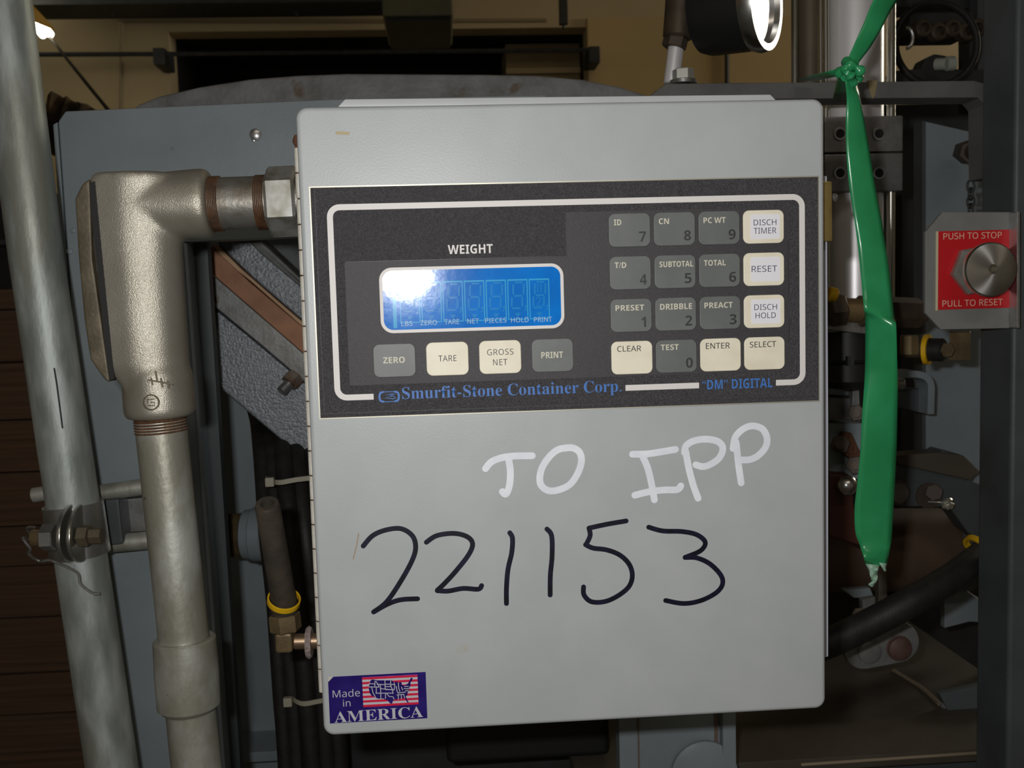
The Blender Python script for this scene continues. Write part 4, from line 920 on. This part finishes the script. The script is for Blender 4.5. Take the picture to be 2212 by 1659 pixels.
# ------------------------------------------------------------------ behind on the right: panels and machinery
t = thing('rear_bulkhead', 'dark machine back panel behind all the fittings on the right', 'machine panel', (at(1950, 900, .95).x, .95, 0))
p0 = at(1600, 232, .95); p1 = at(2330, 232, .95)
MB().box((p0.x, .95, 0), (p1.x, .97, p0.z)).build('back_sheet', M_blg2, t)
t = thing('dark_gap_fill', 'near black strip added for the dark gap between air cylinder and stop button', 'post', (at(1970, 900, .75).x, .75, 0))
for (x0, x1) in ((1948, 1994),):
    a, c = at(x0, 420, .75), at(x1, 1300, .75); MB().box((a.x, .75, 0), (c.x, .77, a.z)).build('gap_strip', M_shade, t)  # added strip whose near-black colour gives the shade of the gap
gus = t = thing('side_gusset', 'blue grey plate standing behind the stop button', 'machine plate', at(2060, 700, .50))
MB().pxprism([(1998, 262), (2130, 292), (2175, 292), (2175, 1480), (2110, 1090), (2090, 1060), (1998, 1000)], .50, .012).build('gusset_sheet', M_blg, t, bevel=.001)
MB().pxprism([(1992, 262), (1999, 262), (1999, 1000), (1992, 1000)], .49, .02).build('gusset_edge', M_blg2, t)
t = thing('hose_nipple', 'small brass hex nipple screwed in the plate above the stop button', 'pipe fitting', at(2100, 330, .47))
b = MB(); b.hexa(at(2082, 328, .48), at(2098, 328, .44), .012, .3); b.cyl(at(2098, 328, .44), at(2112, 326, .43), .008, seg=16); b.build('nipple_body', M_brassd, t, smooth=20)
t = thing('chain_link', 'short hanging chain above the stop button plate', 'chain', at(2098, 430, .3))
for k in range(4):
    a = at(2097, 402 + k * 17, .30); b = MB(); n = 12; vert = k % 2
    pts = [a + Vector(((.0032 * math.cos(q)) if not vert else 0, (.0032 * math.cos(q)) if vert else 0, .0055 * math.sin(q))) for q in [2 * math.pi * j / n for j in range(n)]]
    b.tube(pts, .0011, 6, 1, closed=True); b.build('link', M_shade, t)
# wire ring and dark fittings, top right
Y = .6
t = thing('coiled_hose', 'black hose loop around dark fittings at the top right', 'hose', at(2020, 170, Y))
pts = [at(2022 + 88 * math.cos(q), 95 + 90 * math.sin(q), Y) for q in [2 * math.pi * j / 16 for j in range(16)]]
b = MB(); b.tube(pts, .0042, 10, 4, closed=True); b.build('hose_loop', M_rubber, t)
t = thing('valve_manifold', 'dark air valve manifold with round ports inside the hose loop', 'valve', at(2030, 90, Y + .05))
a, c = at(1962, 112, Y + .06), at(2110, 22, Y + .06)
MB().box((a.x, Y + .06, a.z + .02), (c.x, Y + .12, c.z)).build('manifold_body', M_shade, t, bevel=.006)
for k, px in enumerate((1985, 2018, 2048, 2078, 2100)):
    b = MB(); p_ = at(px, 65 + (k % 2) * 8, Y + .06); b.lathe([(0, .011), (.012, .011), (.014, .009), (.014, .006), (.006, .005)], p_, (.1, -1, 0), 20); b.build('port', M_brassd, t)
b = MB(); p_ = at(1958, 82, Y); b.tube([p_ + Vector((.004 * math.cos(q) * 2, 0, .012 * math.sin(q))) for q in [math.pi * (j / 8) - math.pi / 2 for j in range(9)]], .0022, 8, 1); b.build('clip', M_zinc, t)
t = thing('silencer', 'pale small plug on the valve bracket at the top right', 'plug', at(2045, 137, Y))
b = MB(); b.rod(at(2020, 139, Y + .01), at(2045, 138, Y), .007); b.rod(at(2043, 138, Y), at(2062, 137, Y), .0085); b.build('plug_body', mat('pale_plastic', (.36, .38, .34), .5), t)
t = thing('valve_bracket', 'dark bracket strip carrying the manifold above the grey bar', 'bracket', at(2020, 175, Y))
MB().pxprism([(1936, 168), (1935, 152), (1990, 148), (2000, 125), (2020, 116), (2045, 120), (2050, 148), (2130, 150), (2130, 178), (1936, 178)], Y + .03, .03).build('bracket_sheet', M_shade, t, bevel=.002)
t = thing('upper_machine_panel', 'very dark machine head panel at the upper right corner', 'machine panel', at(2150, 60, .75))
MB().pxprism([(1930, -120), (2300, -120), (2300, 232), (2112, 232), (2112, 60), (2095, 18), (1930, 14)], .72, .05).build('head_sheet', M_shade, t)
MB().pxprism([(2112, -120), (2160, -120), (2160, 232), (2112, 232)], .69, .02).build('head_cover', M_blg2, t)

# brass valve group right of the door edge
Yv = .26
t = thing('brass_valve', 'brown brass valve with yellow mark right beside the door edge', 'valve', at(1830, 690, Yv))
b = MB(); b.hexa(at(1788, 672, Yv), at(1822, 668, Yv), .0145, .1); b.build('valve_nut', M_brassd, t, smooth=20)
b = MB(); b.rod(at(1815, 669, Yv), at(1862, 672, Yv), .0105); b.build('valve_body', mat('valve_bronze', (.22, .15, .07), .45, .6), t)
b = MB(); b.hexa(at(1855, 672, Yv), at(1985, 676, Yv + .03), .0135, .4); b.build('valve_tail', M_brassd, t, smooth=20)
b = MB(); b.rod(at(1788, 634, Yv - .006), at(1806, 640, Yv - .006), .0065); b.build('yellow_band', M_yel, t)
t = thing('filter_regulator', 'round black regulator bowl hanging under a grey plate', 'regulator', at(1830, 840, Yv + .02))
MB().pxprism([(1780, 684), (1876, 697), (1876, 722), (1780, 712)], Yv + .0, .03).build('regulator_plate', M_alu, t, bevel=.001)
a = at(1826, 716, Yv + .03)
b = MB(); b.lathe([(0, .024), (.024, .025), (.026, .027), (.028, .0245), (.043, .0245), (.049, .020), (.051, .010)], a, (0, 0, -1), 40); b.build('bowl', M_black, t)
MB().prism([at(x, y, Yv + .004) for x, y in ((1829, 770), (1843, 770), (1843, 790), (1829, 790))], Yv + .002, Yv + .01).build('sight_window', M_shade, t)
t = thing('grey_clevis', 'grey painted clevis with bolts below the black regulator bowl', 'clevis', at(1825, 1020, .33))
b = MB(); b.pxprism([(1790, 826), (1838, 830), (1838, 856), (1790, 854)], .33, .03); b.build('clevis_top', M_blg, t, bevel=.002)
b = MB(); b.pxprism([(1790, 858), (1840, 860), (1842, 908), (1790, 906)], .325, .03); b.build('clevis_block', M_arms, t, bevel=.002)
b = MB(); b.pxprism([(1790, 912), (1870, 914), (1870, 950), (1850, 1000), (1864, 1040), (1790, 1022)], .33, .03); b.build('clevis_fork', M_blg, t, bevel=.003)
b = MB(); b.pxprism([(1844, 828), (1856, 828), (1858, 875), (1870, 895), (1858, 912), (1842, 905), (1840, 885)], .32, .012); b.build('link_bar', M_arms, t, bevel=.001)
for px, py, r in ((1850, 892, .008), (1815, 960, .009), (1848, 1005, .009)):
    b = MB(); b.hexa(at(px, py, .322), at(px, py, .312), r, .2); b.cyl(at(px, py, .312), at(px, py, .304), r * .5, seg=14); b.build('clevis_bolt', M_brassd, t, smooth=20)
b = MB(); b.pxprism([(1822, 935), (1840, 935), (1862, 985), (1858, 1008), (1835, 990), (1815, 975)], .318, .01); b.build('fork_link', M_rust, t, bevel=.001)
t = thing('ball_knob', 'small shiny round knob on a dark red link beside the door', 'knob', at(1824, 1046, .3))
b = MB(); b.lathe([(0, .006), (.004, .0085), (.009, .009), (.013, .006), (.0145, .002)], at(1822, 1047, .31), (.1, -1, .1), 24); b.build('knob_head', M_spun, t)
b = MB(); b.pxprism([(1790, 1022), (1840, 1026), (1846, 1090), (1860, 1180), (1790, 1160)], .315, .02); b.build('red_link', mat('dark_red_paint', (.07, .022, .014), .5), t, bevel=.003)
# brass tees under the stop plate
Yf = .28
t = thing('ringed_fitting', 'row of brass fittings with a yellow ring under the stop button plate', 'pipe fitting', at(2010, 770, Yf))
b = MB(); b.hexa(at(1964, 724, Yf), at(1964, 766, Yf), .0078, .2); b.build('left_hex', M_brass, t, smooth=20)
b = MB(); b.rod(at(1950, 752, Yf + .004), at(2006, 752, Yf + .004), .0088); b.build('fitting_body', M_brassd, t)
a = at(2012, 755, Yf)
b = MB(); b.lathe([(0, .0105), (0, .0135), (.004, .0135), (.004, .0105), (0, .0105)], a + Vector((-.004, .004, 0)), (.75, -.65, 0), 36, cap=False); b.build('yellow_ring', M_yel, t)
b = MB(); b.rod(a + Vector((-.004, .004, 0)), at(2040, 756, Yf - .008), .0102); b.build('rubber_stub', M_rubber, t)
b = MB(); b.hexa(at(2040, 756, Yf - .008), at(2048, 756, Yf - .014), .0068); b.build('stub_nut', M_brass, t, smooth=20)
b = MB(); b.hexa(at(2074, 716, Yf), at(2073, 778, Yf), .0098, .5); b.build('right_hex', M_brass, t, smooth=20)
t = thing('hooked_bar', 'pale grey bar bent into a hook below the ringed fitting', 'bar', at(1990, 850, .42))
path = [(1925, 812), (1960, 809), (1985, 809), (2003, 816), (2012, 832), (2012, 860), (2011, 895)]
C = catmull([at(x, y, .42) for x, y in path], 4); b = MB(); rings = []
for i, p_ in enumerate(C):
    tt = (C[min(i + 1, len(C) - 1)] - C[max(i - 1, 0)]).normalized(); nn = Vector((-tt.z, 0, tt.x)) * .0036
    rings.append([p_ + nn, p_ + nn + Vector((0, .03, 0)), p_ - nn + Vector((0, .03, 0)), p_ - nn])
b.loft(rings); b.build('bent_bar', M_blg, t, bevel=.0006)
b = MB(); b.rod(at(1938, 829, .41), at(1952, 829, .41), .0058); b.build('bar_pin', M_zinc, t)
MB().pxprism([(1935, 842), (2005, 838), (2005, 896), (1935, 880)], .44, .02).build('hook_web', M_blg2, t, bevel=.002)
# motor with end bell
Ym = .55
t = thing('brown_motor', 'brown round motor body lying low behind the green tape', 'motor', at(1930, 1270, Ym))
a, c = at(1700, 1190, Ym), at(2040, 1186, Ym); rm = 86 * mpp(1950, 1180, Ym)
b = MB(); b.lathe([(0, rm), ((c - a).length * .97, rm), ((c - a).length, rm * .97)], a, c - a, 48); b.build('motor_body', M_motor, t)
b = MB(); b.lathe([(0, rm * 1.02), (.006, rm * 1.04), (.022, rm * 1.03), (.034, rm * .85), (.038, rm * .6)], c, c - a, 48); b.build('end_bell', mat('bell_grey', (.085, .075, .060), .5, 0, (.06, .055, .05), 20), t)
t = thing('pivot_bracket', 'dark blue grey bracket with worn edge above the brown motor', 'bracket', at(2000, 1080, .46))
MB().pxprism([(1930, 985), (2030, 978), (2036, 972), (2082, 984), (2082, 1000), (2115, 1015), (2100, 1040), (2128, 1050), (2160, 1060), (2160, 1200), (2090, 1150), (2050, 1095), (1930, 1095)], .46, .03).build('bracket_plate', M_blg2, t, bevel=.003)
MB().pxprism([(1930, 984), (2030, 977), (2082, 984), (2120, 1020), (2095, 1038), (1940, 1004)], .455, .02).build('worn_edge', M_deck, t, bevel=.002)
b = MB(); b.lathe([(0, .011), (.004, .013), (.007, .010)], at(1936, 1062, .45), (0, -1, 0), 24); b.build('grey_washer', M_alu, t)
t = thing('bracket_bolt', 'rusty hex bolt with washer above the motor', 'bolt', at(2017, 1064, .45))
b = MB(); b.lathe([(0, .014), (.002, .014)], at(2005, 1070, .46), (0, -1, 0), 24); b.hexa(at(2017, 1064, .458), at(2018, 1064, .445), .0095, .3); b.build('bolt_body', mat('bolt_brown', (.07, .05, .038), .6, .1), t, smooth=20)
t = thing('cotter_pin', 'small bright twisted cotter pin beside the rusty bolt', 'pin', at(2040, 1090, .44))
b = MB(); b.tube([at(2005, 1084, .44), at(2025, 1085, .435), at(2040, 1086, .435)], .001, 6, 3)
for dx, dz in ((10, -8), (14, 2), (4, 10), (-4, 8), (12, 8)): b.tube([at(2040, 1086, .435), at(2040 + dx * .6, 1086 + dz * .8, .43), at(2044 + dx, 1088 + dz, .433)], .0021, 6, 3)
b.build('pin_wire', mat('bright_tin', (.8, .8, .7), .3, .8), t)
# big black hose, lower right
Yh = .24
t = thing('black_hose', 'thick black hose rising from the door edge to the right post', 'hose', at(1900, 1340, Yh))
b = MB(); b.tube([at(1700, 1415, Yh + .02), at(1780, 1393, Yh), at(1880, 1346, Yh), at(1970, 1298, Yh), at(2050, 1252, Yh + .015), at(2105, 1212, Yh + .035), at(2165, 1165, Yh + .07), at(2200, 1140, Yh + .09)], 31 * mpp(1950, 1300, Yh), 24, 6); b.build('hose_wall', M_rubber, t)
hp = at(2112, 1172, Yh - .02)
b = MB(); b.lathe([(0, .0125), (0, .0150), (.005, .0150), (.005, .0125), (0, .0125)], at(2112, 1190, Yh + .04), (.8, .25, .6), 36, cap=False); b.build('yellow_ring', M_yel, t)
# machine deck
zd = at(1735, 1651, .30).z
t = thing('machine_deck', 'flat oily brown steel deck at the bottom right', 'machine deck', (at(1850, 1640, .30).x, .30, 0))
xd0, xd1 = at(1240, 1640, .32).x, at(2330, 1640, .32).x
MB().box((xd0, .31, zd - .012), (xd1, .95, zd)).build('deck_plate', M_deck, t, bevel=.001)
MB().box((xd0, .34, zd - .10), (xd1, .36, zd - .012)).build('deck_skirt', M_blg2, t)
b = MB(); b.tube([at(1730, 1652, .30), at(2150, 1624, .30)], .0016, 8, 1); b.build('worn_deck_edge', mat('bare_edge', (.34, .28, .20), .45, .4), t)
MB().box((xd0 + .02, .5, 0), (xd0 + .06, .54, zd - .012)).build('deck_leg', M_blg2, t)
MB().box((xd1 - .12, .5, 0), (xd1 - .08, .54, zd - .012)).build('deck_leg', M_blg2, t)
# slanting brace ridge on the deck and blue gusset
def onz(px, py, z):
    d = RX * ((px - 1106) / FPX) + RD * ((py - 829.5) / FPX) + RF; return CAM + d * ((z - CAM.z) / d.z)
t = thing('deck_ridge', 'thin bare metal ridge running diagonally over the brown deck', 'strip', onz(1940, 1450, zd))
b = MB(); b.tube([onz(1930, 1448, zd + .001), onz(1990, 1485, zd + .001), onz(2030, 1522, zd + .001)], .0022, 8, 3); b.build('ridge_strip', MATS['bare_edge'], t)
b = MB(); p_ = onz(2042, 1528, zd); b.rod(p_, p_ + Vector((0, 0, .006)), .005); b.build('ridge_screw', M_arms, t)
t = thing('blue_gusset', 'blue grey triangular gusset on the deck beside the right post', 'gusset', onz(2100, 1560, zd))
Yz = .40
MB().pxprism([(2030, 1500), (2175, 1470), (2175, 1640), (2110, 1600), (2050, 1540)], Yz, .01).build('gusset_plate', mat('gusset_paint', (.10, .12, .125), .5), t, bevel=.001)
MB().pxprism([(2040, 1262), (2068, 1262), (2125, 1300), (2125, 1345), (2095, 1343), (2040, 1357)], .55, .01).build('rear_patch', M_blg, gus, bevel=.001)
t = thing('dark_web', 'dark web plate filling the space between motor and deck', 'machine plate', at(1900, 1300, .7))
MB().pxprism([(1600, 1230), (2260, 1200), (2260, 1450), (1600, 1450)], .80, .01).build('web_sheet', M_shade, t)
t = thing('angle_cleat', 'small blue grey angle cleat under the torn tape end', 'bracket', at(1870, 1310, .45))
MB().pxprism([(1822, 1275), (1880, 1270), (1888, 1290), (1845, 1292)], .47, .01).build('cleat_top', M_blg, t, bevel=.001)
MB().pxprism([(1862, 1296), (1893, 1290), (1893, 1325), (1866, 1332)], .46, .01).build('cleat_face', M_arms, t, bevel=.001)
b = MB(); b.hexa(at(1852, 1328, .44), at(1856, 1326, .43), .007); b.build('cleat_bolt', M_castd, t, smooth=20)
MB().pxprism([(1898, 1240), (1917, 1240), (1917, 1330), (1898, 1335)], .40, .01).build('cleat_strap', M_deck, t, bevel=.001)
# obround plate with two bolts
Yo = .36
t = thing('bolted_cover', 'rounded grey plate with two round bolt heads under the black hose', 'cover plate', at(1905, 1440, Yo))
ca, cb2 = at(1868, 1402, Yo), at(1942, 1388, Yo); r1 = 44 * mpp(1900, 1400, Yo)
d_ = (cb2 - ca); d_.y = 0; ang = math.atan2(d_.z, d_.x); P = []
for k in range(13): a = ang + math.pi / 2 + math.pi * k / 12; P.append(ca + Vector((math.cos(a) * r1, 0, math.sin(a) * r1)))
for k in range(13): a = ang - math.pi / 2 + math.pi * k / 12; P.append(cb2 + Vector((math.cos(a) * r1, 0, math.sin(a) * r1)))
MB().prism(P, Yo, Yo + .008).build('cover_sheet', M_arms, t, bevel=.001)
for px, py, mt in ((1876, 1407, M_arms), (1942, 1400, mat('rust_red_bolt', (.15, .085, .07), .6, .1, (.11, .06, .05), 80))):
    b = MB(); p_ = at(px, py, Yo); b.lathe([(0, .0128), (.0008, .0128), (.001, .0116), (.004, .0114), (.006, .0085)], p_, (0, -1, 0), 32); b.build('bolt_head', mt, t)
# things under the enclosure
t = thing('lower_channel', 'blue grey channel plate below the enclosure with rusty seams', 'machine plate', (at(1460, 1640, .28).x, .28, 0))
a, c = at(1336, 1520, .28), at(1583, 1660, .28)
MB().box((a.x, .28, 0), (c.x, .30, a.z)).build('channel_web', M_blg, t, bevel=.001)
MB().box((c.x - .012, .268, 0), (c.x, .28, a.z)).build('channel_flange', M_blg, t, bevel=.001)
for px, wd in ((1378, .0012), (1544, .003)):
    q = at(px, 1600, .279); MB().box((q.x, .2785, 0), (q.x + wd, .281, a.z)).build('rust_seam', mat('rust_seam', (.16, .11, .08), .7), t)
a = at(1470, 1659, .26); b = MB(); b.lathe([(0, .03), (.004, .03), (.008, .02)], at(1520, 1668, .275), (0, -1, 0), 32); b.build('channel_boss', M_blg, t)
t = thing('black_case', 'black plastic case with rounded corner under the enclosure', 'case', at(1150, 1640, .33))
a, c = at(960, 1500, .33), at(1318, 1633, .33)
MB().box((a.x, .33, c.z), (c.x, .50, a.z)).build('case_body', M_black, t, bevel=.006, seg=3)
MB().box((a.x - .02, .52, c.z - .12), (c.x + .012, .54, a.z)).build('case_backplate', M_deck, t, bevel=.002)
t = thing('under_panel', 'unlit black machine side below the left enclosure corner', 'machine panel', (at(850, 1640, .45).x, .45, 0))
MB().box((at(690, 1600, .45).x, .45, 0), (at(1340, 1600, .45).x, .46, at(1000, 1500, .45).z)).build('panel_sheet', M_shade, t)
